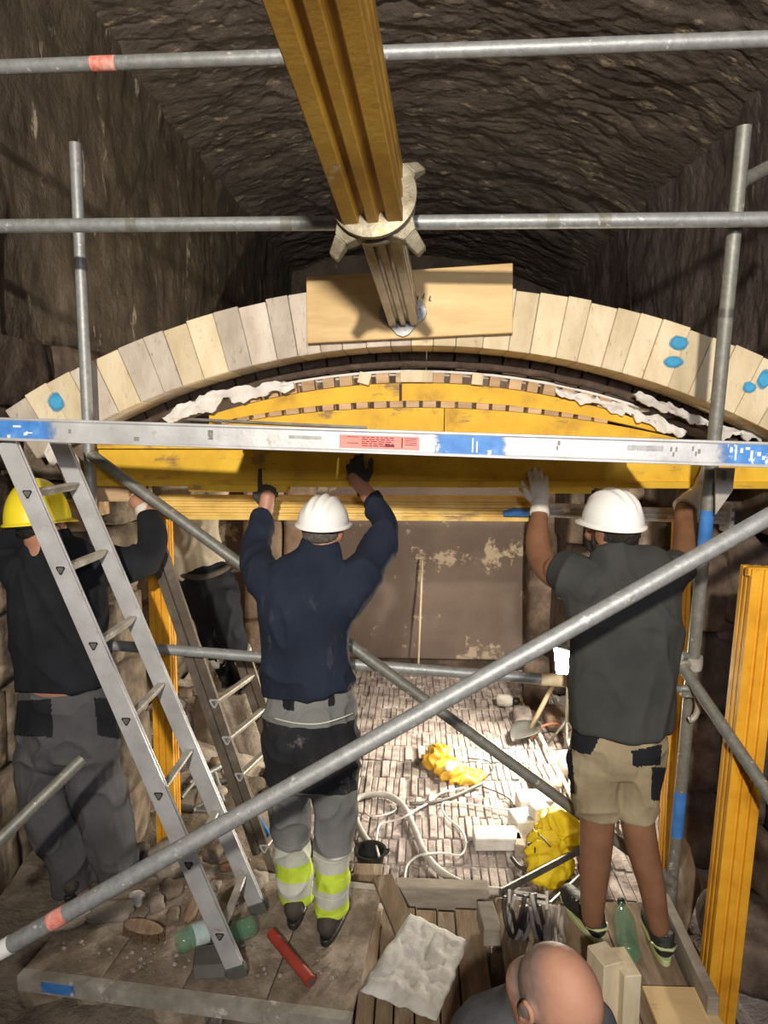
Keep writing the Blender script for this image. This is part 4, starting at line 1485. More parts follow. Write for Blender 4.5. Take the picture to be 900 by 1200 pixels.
def carve(o, name, mat, parent, test, zcuts=(), push=.0, whole=True):
    """Cut a piece of the surface of o out as a part of its own (clean seams at the zcuts heights)."""
    me = o.data
    org = WLOC[o]
    bm = bmesh.new()
    bm.from_mesh(me)
    for z in zcuts:
        bmesh.ops.bisect_plane(bm, geom=bm.verts[:] + bm.edges[:] + bm.faces[:], plane_co=V((0, 0, z)) - V((0, 0, org.z)), plane_no=(0, 0, 1))
    sel = [f for f in bm.faces if test(f.calc_center_median() + org, f.normal)]
    if not sel:
        bm.free()
        return None
    if whole:                       # keep the largest connected island
        left = set(sel)
        best = []
        while left:
            st = [left.pop()]
            isl = [st[0]]
            while st:
                f = st.pop()
                for e in f.edges:
                    for g in e.link_faces:
                        if g in left:
                            left.discard(g)
                            st.append(g)
                            isl.append(g)
            if len(isl) > len(best):
                best = isl
        sel = best
    idx = {}
    vs, fs = [], []
    for f in sel:
        ff = []
        for v in f.verts:
            if v.index not in idx or True:
                key = v
                if key not in idx:
                    idx[key] = len(vs)
                    vs.append(v.co + org + v.normal * push)
                ff.append(idx[key])
        fs.append(tuple(ff))
    bmesh.ops.delete(bm, geom=sel, context='FACES')
    bm.to_mesh(me)
    bm.free()
    me.polygons.foreach_set('use_smooth', [True] * len(me.polygons))
    a = np.array([tuple(v) for v in vs])
    lo, hi = a.min(0), a.max(0)
    og = np.array([(lo[0] + hi[0]) / 2, (lo[1] + hi[1]) / 2, lo[2]])
    m2 = bpy.data.meshes.new(name)
    m2.from_pydata((a - og).tolist(), [], fs)
    m2.update()
    m2.polygons.foreach_set('use_smooth', [True] * len(m2.polygons))
    return link_mesh(name, m2, mat, parent, V(og))


def prune(o):
    """Drop stray slivers left over after carving."""
    bm = bmesh.new()
    bm.from_mesh(o.data)
    left = set(bm.faces)
    isl = []
    while left:
        st = [left.pop()]
        cur = [st[0]]
        while st:
            for e in st.pop().edges:
                for g in e.link_faces:
                    if g in left:
                        left.discard(g)
                        st.append(g)
                        cur.append(g)
        isl.append(cur)
    isl.sort(key=len)
    for cur in isl[:-1]:
        bmesh.ops.delete(bm, geom=cur, context='FACES')
    bm.to_mesh(o.data)
    bm.free()
    o.data.polygons.foreach_set('use_smooth', [True] * len(o.data.polygons))


def inpoly(poly):
    def f(p, n):
        if n.y > .25:
            return False
        x, y = proj(p)
        c = False
        j = len(poly) - 1
        for i in range(len(poly)):
            xi, yi = poly[i]
            xj, yj = poly[j]
            if (yi > y) != (yj > y) and x < (xj - xi) * (y - yi) / (yj - yi) + xi:
                c = not c
            j = i
        return c
    return f


def frame(fwd, up):
    f = V(fwd).normalized()
    u = V(up)
    u = (u - f * u.dot(f)).normalized()
    r = f.cross(u)
    return Matrix((r, f, u)).transposed()


def head(mb, c, R, s=1.0, ears=True):
    c = V(c)
    L = lambda x, y, z: c + R @ (V((x, y, z)) * s)
    mb.ell(L(0, -.006, .02), [q * s for q in (.076, .097, .098)], R, 24, 16)
    mb.ell(L(0, .038, -.045), [q * s for q in (.056, .056, .075)], R, 20, 14)
    mb.ell(L(0, .055, -.092), [q * s for q in (.03, .028, .024)], R)
    mb.ell(L(0, .078, .012), [q * s for q in (.05, .016, .014)], R)           # brow
    for q, (p0, p1) in enumerate((((0, .088, .0), (0, .112, -.038)), ((-.012, .096, -.042), (.012, .096, -.042)))):
        mb.tube([L(*p0), L(*p1)], [.009 * s, .0125 * s] if q == 0 else .009 * s, 10)
    mb.ell(L(0, .092, -.066), [q * s for q in (.024, .009, .006)], R)         # lips
    mb.ell(L(0, .09, -.076), [q * s for q in (.021, .009, .006)], R)
    for sx in (-1, 1):
        mb.ell(L(sx * .04, .072, -.03), [q * s for q in (.02, .016, .018)], R)  # cheek
        if ears:
            mb.ell(L(sx * .079, -.008, -.012), [q * s for q in (.008, .021, .033)], R)
            mb.ell(L(sx * .083, -.014, .0), [q * s for q in (.007, .02, .022)], R)


def hand(mb, W, F, N, thumb, curl, s=1.0, fat=1.0):
    """Palm, four fingers and thumb. F wrist-to-fingers, N palm normal, thumb = +-1 side."""
    F = V(F).normalized()
    N = V(N)
    N = (N - F * N.dot(F)).normalized()
    Sd = F.cross(N).normalized() * thumb
    W = V(W)
    R = Matrix((Sd, N, F)).transposed()
    mb.ell(W + F * .05 * s, (.042 * s, .019 * s * fat, .056 * s), R)
    mb.ell(W + F * .078 * s, (.044 * s, .016 * s * fat, .03 * s), R)
    mb.tube([W - F * .035 * s, W + F * .02 * s], [.029 * s, .03 * s], 12)
    for i, (off, lens) in enumerate(((.031, (.042, .026, .02)), (.0105, (.046, .029, .022)), (-.010, (.043, .027, .021)), (-.030, (.034, .021, .018)))):
        p = W + F * (.092 - .004 * abs(i - 1)) * s + Sd * off * s
        pts = [p - F * .02 * s, p]
        a = 0
        for j, l in enumerate(lens):
            a += curl[i] * (.9, 1.0, .7)[j]
            p = p + (F * math.cos(a) + N * math.sin(a) + Sd * (.06 * (1.5 - i))).normalized() * l * s
            pts.append(p)
        r = .0092 * s * fat
        mb.tube(pts, [r * 1.08, r * 1.08, r, r * .95, r * .82], 10)
        mb.ell(pts[-1], (r * .84, r * .84, r * .84), None, 8, 6)
    p = W + F * .028 * s + Sd * .028 * s
    a = curl[4]
    d1 = (F * .75 + Sd * .7 + N * .25).normalized()
    d2 = (F * math.cos(a) + Sd * .35 * math.cos(a) + N * math.sin(a)).normalized()
    q = [p, p + d1 * .04 * s, p + d1 * .04 * s + d2 * .032 * s, p + d1 * .04 * s + d2 * .058 * s]
    r = .0108 * s * fat
    mb.tube(q, [r * 1.3, r * 1.15, r, r * .85], 10)
    mb.ell(q[-1], (r * .86, r * .86, r * .86), None, 8, 6)
    return mb


def boot(parent, A, yaw, mat, sole_mat='black_plastic', s=1.0, zg=ZD, lace=None, high=.09):
    """Shoe on the ground below ankle A; toe along yaw."""
    f = V((math.sin(yaw), math.cos(yaw), 0))
    r_ = V((f.y, -f.x, 0))
    g = V((A.x, A.y, zg))
    L = lambda x, y, z: g + r_ * x * s + f * y * s + V((0, 0, z * s))
    raw = lambda x, y, z, r, k=1: (*L(x, y, z), r * s, k)
    mb = MB()
    chain(mb, [raw(0, -.055, .062, .040), raw(0, .02, .066, .043), raw(0, .09, .052, .045), raw(0, .17, .045, .038)], raw=True)
    mb.ell(L(0, -.05, .058), (.038 * s, .042 * s, .046 * s))
    mb.ell(L(0, .12, .04), (.049 * s, .075 * s, .036 * s), rotz(-yaw))
    chain(mb, [raw(0, -.02, .06, .042), raw(0, -.025, .09 + high * .4, .043), raw(0, -.025, .06 + high, .047)], raw=True)
    up = blob('shoe', mb, .006, mat, parent, 3)
    ring = []
    n = 28
    for i in range(n):
        t = 2 * math.pi * i / n
        y = .055 + .155 * math.sin(t)
        w_ = .043 + .009 * math.sin(t * 1.0)
        ring.append((w_ * math.copysign(abs(math.cos(t)) ** .75, math.cos(t)), y))
    vs = [L(x, y, .003) for x, y in ring] + [L(x * 1.03, y, .028) for x, y in ring]
    mk('sole', vs, [tuple(range(n)), tuple(range(n, 2 * n))] + [(i, (i + 1) % n, n + (i + 1) % n, n + i) for i in range(n)], sole_mat, up, bevel=.003)
    if lace:
        for i in range(3):
            y = .03 + i * .03
            MB().tube([L(-.03, y, .098 - i * .008), L(0, y + .006, .112 - i * .010), L(.03, y, .098 - i * .008)], .004 * s, 6).build('lace', lace, up)
        MB().tube([L(-.046, -.05, .06), L(-.02, -.09, .07), L(.02, -.09, .07), L(.046, -.05, .06)], .006 * s, 8).build('heel_trim', lace, up, smooth=True)
    return up


def helmet(parent, c, R, rx, ry, h, mat, ridges=3, strap=True):
    c = V(c)
    nu, nv = 48, 14
    def pt(th, ph, off=0.0):
        ct, s_ = math.cos(th), math.sin(th)
        x, y, z = rx * ct * math.cos(ph), ry * s_ * math.cos(ph), h * math.sin(ph)
        d = V((x / rx ** 2, y / ry ** 2, z / h ** 2)).normalized()
        bump = 0
        if ridges and ph > .35:
            for k in range(ridges):
                xc = (k - (ridges - 1) / 2) * rx * .34
                bump += .009 * math.exp(-((x - xc) / (rx * .085)) ** 2)
            bump *= min(1, (ph - .35) / .3)
        return c + R @ (V((x, y, z)) + d * (bump + off))
    vs, fs = [], []
    rows = [(math.pi / 2 * j / nv) ** 1 for j in range(nv + 1)]
    for off in (0.0, -.004):
        b0 = len(vs)
        for ph in rows:
            for k in range(nu):
                vs.append(pt(2 * math.pi * k / nu, min(ph, 1.565), off))
        for j in range(nv):
            for k in range(nu):
                fs.append((b0 + j * nu + k, b0 + j * nu + (k + 1) % nu, b0 + (j + 1) * nu + (k + 1) % nu, b0 + (j + 1) * nu + k))
        fs.append(tuple(b0 + nv * nu + k for k in range(nu)))
    for k in range(nu):
        fs.append((k, (k + 1) % nu, (nv + 1) * nu + (k + 1) % nu, (nv + 1) * nu + k))
    root = mk('helmet_shell', vs, fs, mat, parent, smooth=True, sharp=1.2)
    # brim: rolled edge all round, longer peak in front
    vs, fs = [], []
    for k in range(nu):
        th = 2 * math.pi * k / nu
        front_ = max(0, math.sin(th)) ** 2
        w_ = .009 + .026 * front_
        d = V((math.cos(th) * rx, math.sin(th) * ry, 0))
        dn = d.normalized()
        for (dx, dz) in ((-.003, .006), (w_, -.004 - .012 * front_), (w_, -.009 - .012 * front_), (-.003, -.004)):
            vs.append(c + R @ (d + dn * dx + V((0, 0, dz))))
    for k in range(nu):
        a, b = k * 4, ((k + 1) % nu) * 4
        for j in range(4):
            fs.append((a + j, a + (j + 1) % 4, b + (j + 1) % 4, b + j))
    mk('brim', vs, fs, mat, root, smooth=True, sharp=.8)
    if strap:
        pts = [c + R @ V((math.cos(t) * rx * .86, math.sin(t) * ry * .86, -.012)) for t in [math.pi * 1.0 + math.pi * i / 12 for i in range(13)]]
        MB().tube(pts, .009, 8).build('headband', 'black_plastic', root, smooth=True)
    return root


def leg_band(parent, name, pts, mat, grow=1.5):
    mb = MB()
    W = []
    for p in pts:
        c = PY(p[0], p[1], p[2])
        W.append((c, (p[3] + grow) * mpp(c)))
    mb.tube([w[0] for w in W], [w[1] for w in W], 22)
    vs = [v + V((noise.noise(v * 22), noise.noise(v * 22 + V((5, 5, 5))), 0)) * .004 for v in mb.v]
    return mk(name, vs, mb.f, mat, parent, smooth=True, sharp=1.0)


def shrink(pts, f):
    return [(*p[:3], p[3] * f, *p[4:]) for p in pts]


def patch_on(parent, name, quad, Y, mat, th=.006):
    q = [PY(px, py, Y) for px, py in quad]
    n = len(q)
    vs = [p + V((0, -th, 0)) for p in q] + [p + V((0, .02, 0)) for p in q]
    return mk(name, vs, [tuple(range(n)), tuple(reversed(range(n, 2 * n)))] + [(i, (i + 1) % n, n + (i + 1) % n, n + i) for i in range(n)], mat, parent, bevel=.002)


# ------------------------------------------------------------------ worker in navy
def worker_navy():
    root = empty('person', PZ(368, 1078, ZD), 'person in a navy jumper and white helmet pushing up the yellow beam with black gloves', 'person', 'workers raising the formwork')
    tor = [(362, 806, 2.62, 54.5, .74), (359, 785, 2.62, 53.5, .68), (357, 745, 2.62, 55, .6), (359, 705, 2.62, 59, .55), (364, 682, 2.63, 55, .5), (371, 662, 2.63, 41, .6), (375, 648, 2.635, 26, .85)]
    la = [(326, 700, 2.62, 24), (313, 682, 2.65, 22), (302, 662, 2.74, 18.5), (299, 640, 2.84, 16.5), (305, 618, 2.90, 14.5), (309, 602, 2.935, 12)]
    ra = [(404, 700, 2.62, 26), (420, 676, 2.65, 25), (438, 652, 2.72, 21.5), (451, 625, 2.81, 18), (447, 604, 2.87, 16), (436, 585, 2.925, 13)]
    ll = [(341, 885, 2.61, 30), (337, 930, 2.62, 27), (341, 985, 2.63, 22.5), (345, 1025, 2.64, 20.5), (347, 1052, 2.645, 19)]
    rl = [(391, 885, 2.59, 31), (394, 930, 2.58, 27.5), (391, 985, 2.57, 23), (389, 1025, 2.56, 21), (388, 1064, 2.56, 20.5)]
    hp = [(363, 808, 2.62, 51, .64), (363, 845, 2.61, 56, .7), (365, 878, 2.60, 57, .7), (365, 897, 2.60, 50, .7)]
    hc_ = PY(379, 619, 2.66)
    R = frame((.22, .9, .05), (.05, -.1, 1))
    mb = MB()
    head(mb, hc_, R)
    chain(mb, [(375, 655, 2.64, 19), (376, 645, 2.64, 19), (378, 626, 2.65, 20)])
    for c in (tor, la, ra, ll, rl, hp):
        chain(mb, shrink(c, .80))
    chain(mb, [(307, 612, 2.92, 9.5), (311, 598, 2.94, 9), (314, 582, 2.95, 9)])
    chain(mb, [(441, 592, 2.90, 10), (428, 576, 2.94, 9.5), (416, 560, 2.96, 9)])
    body = blob('body', mb, .007, 'skin', root, 3)
    mb = MB()
    chain(mb, tor, cap=(.12, 1))
    for c in (la, ra):
        chain(mb, c, cap=(1, .25))
    sh = blob('jumper', mb, .008, 'navy', root, 5, (.020, 6.5, (1, 1, .6)))
    mb = MB()
    chain(mb, hp, cap=(.15, 1))
    for c in (ll, rl):
        chain(mb, c, cap=(1, .2))
    tr = blob('trousers', mb, .0065, 'grey_cloth', root, 5, (.016, 9, (1, 1, .9)))
    zs = [PY(364, py, 2.52).z for py in (848, 926)]
    carve(tr, 'seat_panel', 'black_dusty', tr, lambda p, n: zs[1] < p.z < zs[0] + .03 * ((p.x + .36) / .2) ** 2 * 0 and True, zs)
    for sx, Ya, o in ((-1, 2.637, 0), (1, 2.562, 7)):
        xm = PY(367, 1000, 2.6).x
        rows = [984 + o, 1005 + o, 1024 + o, 1043 + o, 1085]
        zz = [PY(345, r_, Ya).z for r_ in rows]
        for i, (nm_, mt_) in enumerate((('reflective_band', 'reflect'), ('lime_band', 'hivis'), ('reflective_band', 'reflect'), ('lime_band', 'hivis'))):
            carve(tr, nm_, mt_, tr, lambda p, n, i=i: zz[i + 1] < p.z < zz[i] and (p.x - xm) * sx > 0, zz)
    for sx in (-1, 1):
        carve(tr, 'trouser_leg', 'grey_cloth', tr, lambda p, n: p.z < zs[1] and (p.x - PY(367, 1000, 2.6).x) * sx > 0)
    carve(tr, 'belt_loop', 'black_cloth', tr, inpoly([(329, 812), (347, 812), (345, 833), (332, 831)]))
    carve(tr, 'belt_loop', 'black_cloth', tr, inpoly([(384, 810), (392, 810), (392, 828), (385, 828)]))
    prune(tr)
    # pale piping over the seat
    P = [PY(px, py, Y) for px, py, Y in ((311, 838, 2.55), (330, 844, 2.492), (352, 848, 2.472), (375, 848, 2.472), (398, 842, 2.495), (413, 836, 2.54))]
    MB().tube([V(p) for p in smoothpath([tuple(p) for p in P], 4)], .003, 6).build('piping', 'reflect', tr, smooth=True)
    mb = MB()
    mb.ell(hc_ + R @ V((0, -.012, .004)), (.080, .098, .068), R)
    mb.ell(hc_ + R @ V((0, -.04, -.022)), (.066, .065, .03), R)
    blob('hair', mb, .006, 'hair_grey', body, 2, (.004, 70, (1, 1, 1)))
    helmet(root, hc_ + R @ V((0, -.004, .022)), R, .099, .122, .108, 'white_helmet', 3)
    # gloves
    mb = MB()
    hand(mb, PY(312, 596, 2.945), (.04, .12, 1), (0, 1, -.1), 1, (.12, 1.35, 1.4, 1.45, .9), .98, 1.12)
    blob('glove', mb, .0045, 'glove_dark', root, 2)
    mb = MB()
    hand(mb, PY(424, 572, 2.945), (-.30, .15, .9), (.1, 1, -.1), -1, (.5, .55, .6, .7, .4), 1.0, 1.15)
    blob('glove', mb, .0045, 'glove_dark', root, 2)
    a = PY(309.5, 603, 2.935)
    b = PY(311.5, 596, 2.945)
    MB().tube([a, b], .034, 14).build('wrist_band', 'reflect', root, smooth=True, sharp=.9)
    boot(root, PY(347, 1060, 2.645), -.05, 'leather', high=.015, s=1.1)
    boot(root, PY(388, 1070, 2.56), .12, 'leather', high=.015, s=1.1)
    return root


worker_navy()


# ------------------------------------------------------------------ tanned worker at the right
def worker_tan():
    Yb = 2.5
    root = empty('person', PZ(735, 1100, ZD), 'person in charcoal T-shirt, khaki shorts and white helmet pushing the beam with pale gloves', 'person', 'workers raising the formwork')
    tor = [(725, 851, Yb, 58, .74), (728, 812, Yb, 60, .66), (732, 770, Yb, 62.5, .58), (731, 725, Yb, 69, .52), (729, 692, Yb, 71, .46), (728, 668, Yb, 60, .46), (723, 652, Yb, 30, .7)]
    ls = [(690, 690, Yb, 30), (672, 678, Yb + .04, 27), (655, 668, Yb + .10, 23)]
    rs = [(772, 692, Yb, 27), (787, 675, Yb + .03, 22), (796, 659, Yb + .09, 18)]
    ll = [(700, 905, Yb, 24), (700, 950, Yb, 21), (699, 985, Yb, 19), (696, 1030, Yb, 16.5), (694, 1075, Yb, 12.5)]
    rl = [(748, 905, Yb - .02, 22), (746, 950, Yb - .03, 20), (752, 990, Yb - .04, 18.5), (763, 1035, Yb - .05, 15.5), (772, 1085, Yb - .05, 12)]
    hp = [(725, 846, Yb, 51, .62), (724, 870, Yb, 55, .68), (724, 888, Yb, 53, .68)]
    hc_ = PY(717, 620, Yb + .05)
    R = frame((-.55, .8, .05), (-.02, -.05, 1))
    mb = MB()
    head(mb, hc_, R)
    chain(mb, [(722, 668, Yb, 23), (720, 650, Yb + .02, 21), (719, 630, Yb + .04, 21)])
    for c in (tor, ls, rs, hp):
        chain(mb, shrink(c, .80))
    chain(mb, ll)
    chain(mb, rl)
    chain(mb, [(668, 680, Yb + .06, 18), (648, 671, Yb + .14, 17), (634, 655, Yb + .24, 15.5), (630, 630, Yb + .33, 14), (632, 606, Yb + .41, 10), (634, 590, Yb + .44, 8)])
    chain(mb, [(793, 668, Yb + .04, 16), (802, 648, Yb + .14, 14.5), (804, 622, Yb + .28, 13.5), (803, 600, Yb + .37, 12), (806, 585, Yb + .43, 10)])
    body = blob('body', mb, .0065, 'skin_tan', root, 3)
    mb = MB()
    chain(mb, tor, cap=(.1, 1))
    for c in (ls, rs):
        chain(mb, c, cap=(1, .2))
    blob('t_shirt', mb, .008, 'charcoal', root, 5, (.022, 6, (1, 1, .6)))
    # collar
    cpt = PY(722, 657, Yb + .01)
    MB().lathe([(.062, -.012), (.078, -.012), (.080, .002), (.070, .016), (.062, .012)], cpt, V((0, .25, 1)), 24).build('collar', 'charcoal', root, smooth=True, sharp=.8)
    mb = MB()
    chain(mb, hp, cap=(.15, .6))
    chain(mb, [(699, 893, Yb, 33), (699, 925, Yb, 29), (701, 951, Yb, 26.5)], cap=(1, .12))
    chain(mb, [(748, 893, Yb - .02, 29), (747, 925, Yb - .03, 25), (746, 956, Yb - .03, 22.5)], cap=(1, .12))
    shs = blob('shorts', mb, .0055, 'khaki', root, 4, (.016, 9, (1, 1, .8)))
    carve(shs, 'pocket', 'black_cloth', shs, inpoly([(640, 840), (707, 846), (704, 862), (692, 885), (678, 882), (640, 862)]))
    carve(shs, 'pocket', 'black_cloth', shs, inpoly([(640, 880), (670, 878), (674, 930), (640, 930)]))
    carve(shs, 'pocket_panel', 'black_cloth', shs, inpoly([(740, 880), (776, 872), (774, 897), (742, 899)]))
    carve(shs, 'pocket', 'black_cloth', shs, inpoly([(764, 899), (800, 899), (800, 940), (763, 938)]))
    # hair, beard
    mb = MB()
    mb.ell(hc_ + R @ V((0, -.020, .0)), (.080, .094, .078), R)
    mb.ell(hc_ + R @ V((0, -.055, -.035)), (.062, .046, .05), R)
    blob('hair', mb, .006, 'hair_dark', body, 2, (.004, 60, (1, 1, 1)))
    mb = MB()
    mb.ell(hc_ + R @ V((-.036, .04, -.07)), (.026, .045, .036), R)
    mb.ell(hc_ + R @ V((.036, .04, -.07)), (.026, .045, .036), R)
    mb.ell(hc_ + R @ V((0, .068, -.092)), (.034, .026, .026), R)
    mb.ell(hc_ + R @ V((-.066, .02, -.035)), (.010, .014, .04), R)
    blob('beard', mb, .006, 'hair_dark', body, 2, (.003, 60, (1, 1, 1)))
    helmet(root, hc_ + R @ V((0, -.002, .026)), frame((-.45, .85, .08), (-.03, -.05, 1)), .102, .124, .122, 'white_helmet', 3)
    # gloves
    mb = MB()
    hand(mb, PY(633, 594, Yb + .445), (-.05, .12, 1), (.1, 1, -.1), 1, (.35, .3, .35, .5, .2), .98, 1.2)
    c0, c1 = PY(632, 603, Yb + .42), PY(633, 586, Yb + .45)
    mb.tube([c0, c1], [.043, .036], 16)
    blob('glove', mb, .0045, 'glove_white', root, 2)
    mb = MB()
    hand(mb, PY(820, 578, Yb + .445), (.45, .15, .8), (0, 1, -.1), -1, (.5, .5, .55, .6, .4), 1.0, 1.25)
    c0, c1 = PY(804, 598, Yb + .385), PY(822, 576, Yb + .445)
    mb.tube([c0, c1], [.062, .04], 18)
    blob('glove', mb, .0045, 'glove_white', root, 2)
    boot(root, V((PZ(694, 1100, ZD).x, PZ(694, 1090, ZD).y, 0)), -.3, 'shoe_black', 'shoe_lime', 1.0, lace='shoe_lime', high=.03)
    boot(root, V((PZ(776, 1118, ZD).x, PZ(776, 1112, ZD).y, 0)), .1, 'shoe_black', 'shoe_lime', 1.0, lace='shoe_lime', high=.03)
    return root


worker_tan()


# ------------------------------------------------------------------ worker in the yellow helmet
def worker_yellow():
    Yb = 2.76
    root = empty('person', PZ(105, 1045, ZD), 'person in black top, slate work trousers and yellow helmet behind the leaning ladder', 'person', 'workers raising the formwork')
    tor = [(72, 800, Yb, 53, .72), (70, 770, Yb, 54, .66), (67, 720, Yb, 58, .58), (66, 685, Yb, 60, .52), (64, 660, Yb, 54, .5), (55, 642, Yb, 34, .6)]
    ra = [(100, 672, Yb, 27), (128, 662, Yb + .03, 24), (158, 660, Yb + .08, 20), (176, 648, Yb + .14, 18), (179, 622, Yb + .20, 15.5), (174, 602, Yb + .24, 13)]
    la = [(28, 676, Yb, 26), (18, 668, Yb + .05, 21), (13, 653, Yb + .12, 17), (16, 630, Yb + .2, 15), (32, 612, Yb + .24, 13)]
    ll = [(52, 860, Yb, 31), (52, 910, Yb, 29), (62, 960, Yb + .0, 27), (78, 1000, Yb - .01, 24), (88, 1040, Yb - .01, 22)]
    rl = [(106, 860, Yb, 31), (112, 910, Yb + .01, 30), (124, 960, Yb + .02, 28), (134, 1000, Yb + .04, 25), (138, 1030, Yb + .05, 23)]
    hp = [(75, 805, Yb, 49, .64), (78, 835, Yb, 55, .7), (80, 868, Yb, 55, .7)]
    hc_ = PY(48, 612, Yb + .03)
    R = frame((.35, .9, .0), (-.12, -.12, 1))
    mb = MB()
    head(mb, hc_, R)
    chain(mb, [(54, 658, Yb, 22), (52, 640, Yb + .01, 21), (50, 622, Yb + .02, 21)])
    for c in (tor, ra, la, ll, rl, hp):
        chain(mb, shrink(c, .80))
    chain(mb, [(176, 610, Yb + .225, 10), (170, 598, Yb + .25, 10), (160, 588, Yb + .26, 9)])
    chain(mb, [(20, 618, Yb + .235, 10), (38, 606, Yb + .25, 10), (50, 596, Yb + .26, 9)])
    body = blob('body', mb, .007, 'skin', root, 3)
    mb = MB()
    chain(mb, tor, cap=(.12, 1))
    for c in (ra, la):
        chain(mb, c, cap=(1, .25))
    blob('jumper', mb, .008, 'black_cloth', root, 5, (.020, 6.5, (1, 1, .55)))
    mb = MB()
    chain(mb, hp, cap=(.15, 1))
    for c in (ll, rl):
        chain(mb, c, cap=(1, .2))
    tr = blob('trousers', mb, .0065, 'slate_cloth', root, 4, (.024, 7, (1, 1, .7)))
    carve(tr, 'pocket_panel', 'black_cloth', tr, inpoly([(10, 822), (60, 819), (62, 864), (10, 862)]))
    carve(tr, 'pocket_panel', 'black_cloth', tr, inpoly([(110, 818), (150, 818), (150, 868), (115, 862)]))
    mb = MB()
    chain(mb, [(26, 880, Yb, 8, 1.6), (29, 915, Yb, 8, 1.6)])
    blob('side_pocket', mb, .006, 'slate_cloth', tr, 2)
    mb = MB()
    mb.ell(hc_ + R @ V((0, -.012, .0)), (.080, .098, .075), R)
    mb.ell(hc_ + R @ V((0, -.045, -.03)), (.064, .055, .04), R)
    blob('hair', mb, .006, 'hair_dark', body, 2, (.004, 60, (1, 1, 1)))
    helmet(root, PY(45, 611, Yb + .03), frame((.35, .9, -.02), (-.16, -.18, 1)), .117, .140, .185, 'yellow_helmet', 0)
    for W, F, th in ((PY(170, 600, Yb + .245), (-.45, .25, .6), -1), (PY(36, 608, Yb + .245), (.5, .25, .5), 1)):
        mb = MB()
        hand(mb, W, F, (0, .9, -.3), th, (.6, .65, .7, .75, .4), .95, 1.15)
        Fn = V(F).normalized()
        mb.tube([W - Fn * .045, W + Fn * .03], [.046, .038], 16)
        blob('glove', mb, .0045, 'glove_white', root, 2)
    boot(root, PY(90, 1052, Yb - .01), -.1, 'leather', high=.03)
    boot(root, PY(140, 1038, Yb + .05), .25, 'leather', high=.03)
    return root


worker_yellow()


# ------------------------------------------------------------------ worker behind, at the far left
def worker_far():
    Yb = 4.4
    zf = PY(284, 808, Yb).z
    root = empty('person', V((PY(262, 800, Yb).x, Yb, zf)), 'person in a beige shirt and black trousers standing behind the extension ladder', 'person')
    hp = [(238, 672, Yb, 30, .7), (246, 690, Yb, 32, .75), (252, 706, Yb, 31, .75)]
    ll = [(240, 705, Yb + .05, 19), (247, 738, Yb + .1, 16), (256, 765, Yb + .1, 14), (268, 792, Yb + .1, 11)]
    rl = [(262, 702, Yb - .05, 20), (268, 735, Yb - .08, 17), (277, 762, Yb - .05, 15), (286, 790, Yb, 12)]
    tor = [(236, 668, Yb, 29, .7), (229, 645, Yb, 31, .72), (225, 620, Yb, 31, .68), (224, 590, Yb, 33, .6), (226, 565, Yb, 25, .6)]
    la = [(202, 585, Yb, 14), (192, 602, Yb + .08, 12), (188, 580, Yb + .2, 10), (190, 565, Yb + .25, 8)]
    ra = [(248, 585, Yb, 14), (258, 566, Yb + .12, 12), (256, 545, Yb + .2, 9)]
    hc_ = PY(232, 543, Yb + .05)
    R = frame((.1, 1, -.1), (0, .1, 1))
    mb = MB()
    head(mb, hc_, R)
    chain(mb, [(226, 568, Yb, 12), (230, 555, Yb + .03, 12)])
    for c in (hp, ll, rl, tor, la, ra):
        chain(mb, shrink(c, .80))
    for W, F in ((PY(190, 565, Yb + .25), (0, .3, 1)), (PY(256, 545, Yb + .2), (0, .3, 1))):
        hand(mb, W, F, (0, 1, -.2), 1, (.4, .4, .4, .5, .3))
    body = blob('body', mb, .009, 'skin', root, 2)
    mb = MB()
    for c in (tor, la, ra):
        chain(mb, c)
    blob('shirt', mb, .011, 'beige_cloth', root, 4, (.014, 8, (1, 1, .7)))
    mb = MB()
    for c in (hp, ll, rl):
        chain(mb, c)
    tr = blob('trousers', mb, .011, 'black_cloth', root, 3, (.016, 9, (1, 1, .8)))
    W = [PY(px, py, Y) for px, py, Y in ((209, 672, Yb - .02), (222, 676, Yb - .12), (240, 676, Yb - .15), (258, 670, Yb - .12), (267, 664, Yb - .02))]
    MB().tube([V(p) for p in smoothpath([tuple(p) for p in W], 4)], .02, 8).build('tool_belt', 'leather', tr, smooth=True)
    leg_band(tr, 'reflective_band', [(279, 762, Yb - .05, 14), (283, 773, Yb - .02, 13)], 'reflect', 1.2)
    leg_band(tr, 'reflective_band', [(258, 768, Yb + .1, 13), (262, 778, Yb + .1, 12)], 'reflect', 1.2)
    boot(root, V((PY(268, 800, Yb + .1).x, Yb + .1, 0)), .1, 'shoe_black', zg=zf, high=.1)
    boot(root, V((PY(287, 800, Yb).x, Yb, 0)), .1, 'shoe_black', zg=zf, high=.1)
    return zf


ZF4 = worker_far()


# ------------------------------------------------------------------ bald man in the foreground
mbald = nm('skin_bald', [(0.3, (0.40, 0.2, 0.135)), (0.6, (0.5, 0.27, 0.185)), (0.85, (0.57, 0.33, 0.24))], scale=9, rough=0.6, bump=0.08, bscale=90, spec=.3)
_n, _l = mbald.node_tree.nodes, mbald.node_tree.links
_a = _n.new('ShaderNodeAttribute')
_a.attribute_name = 'stubble'
_m = _n.new('ShaderNodeMix')
_m.data_type = 'RGBA'
_bs = _n['Principled BSDF']
_src = _bs.inputs['Base Color'].links[0].from_socket
_l.new(_a.outputs['Fac'], _m.inputs[0])
_l.new(_src, _m.inputs[6])
_m.inputs[7].default_value = (0.17, 0.145, 0.128, 1)
_l.new(_m.outputs[2], _bs.inputs['Base Color'])

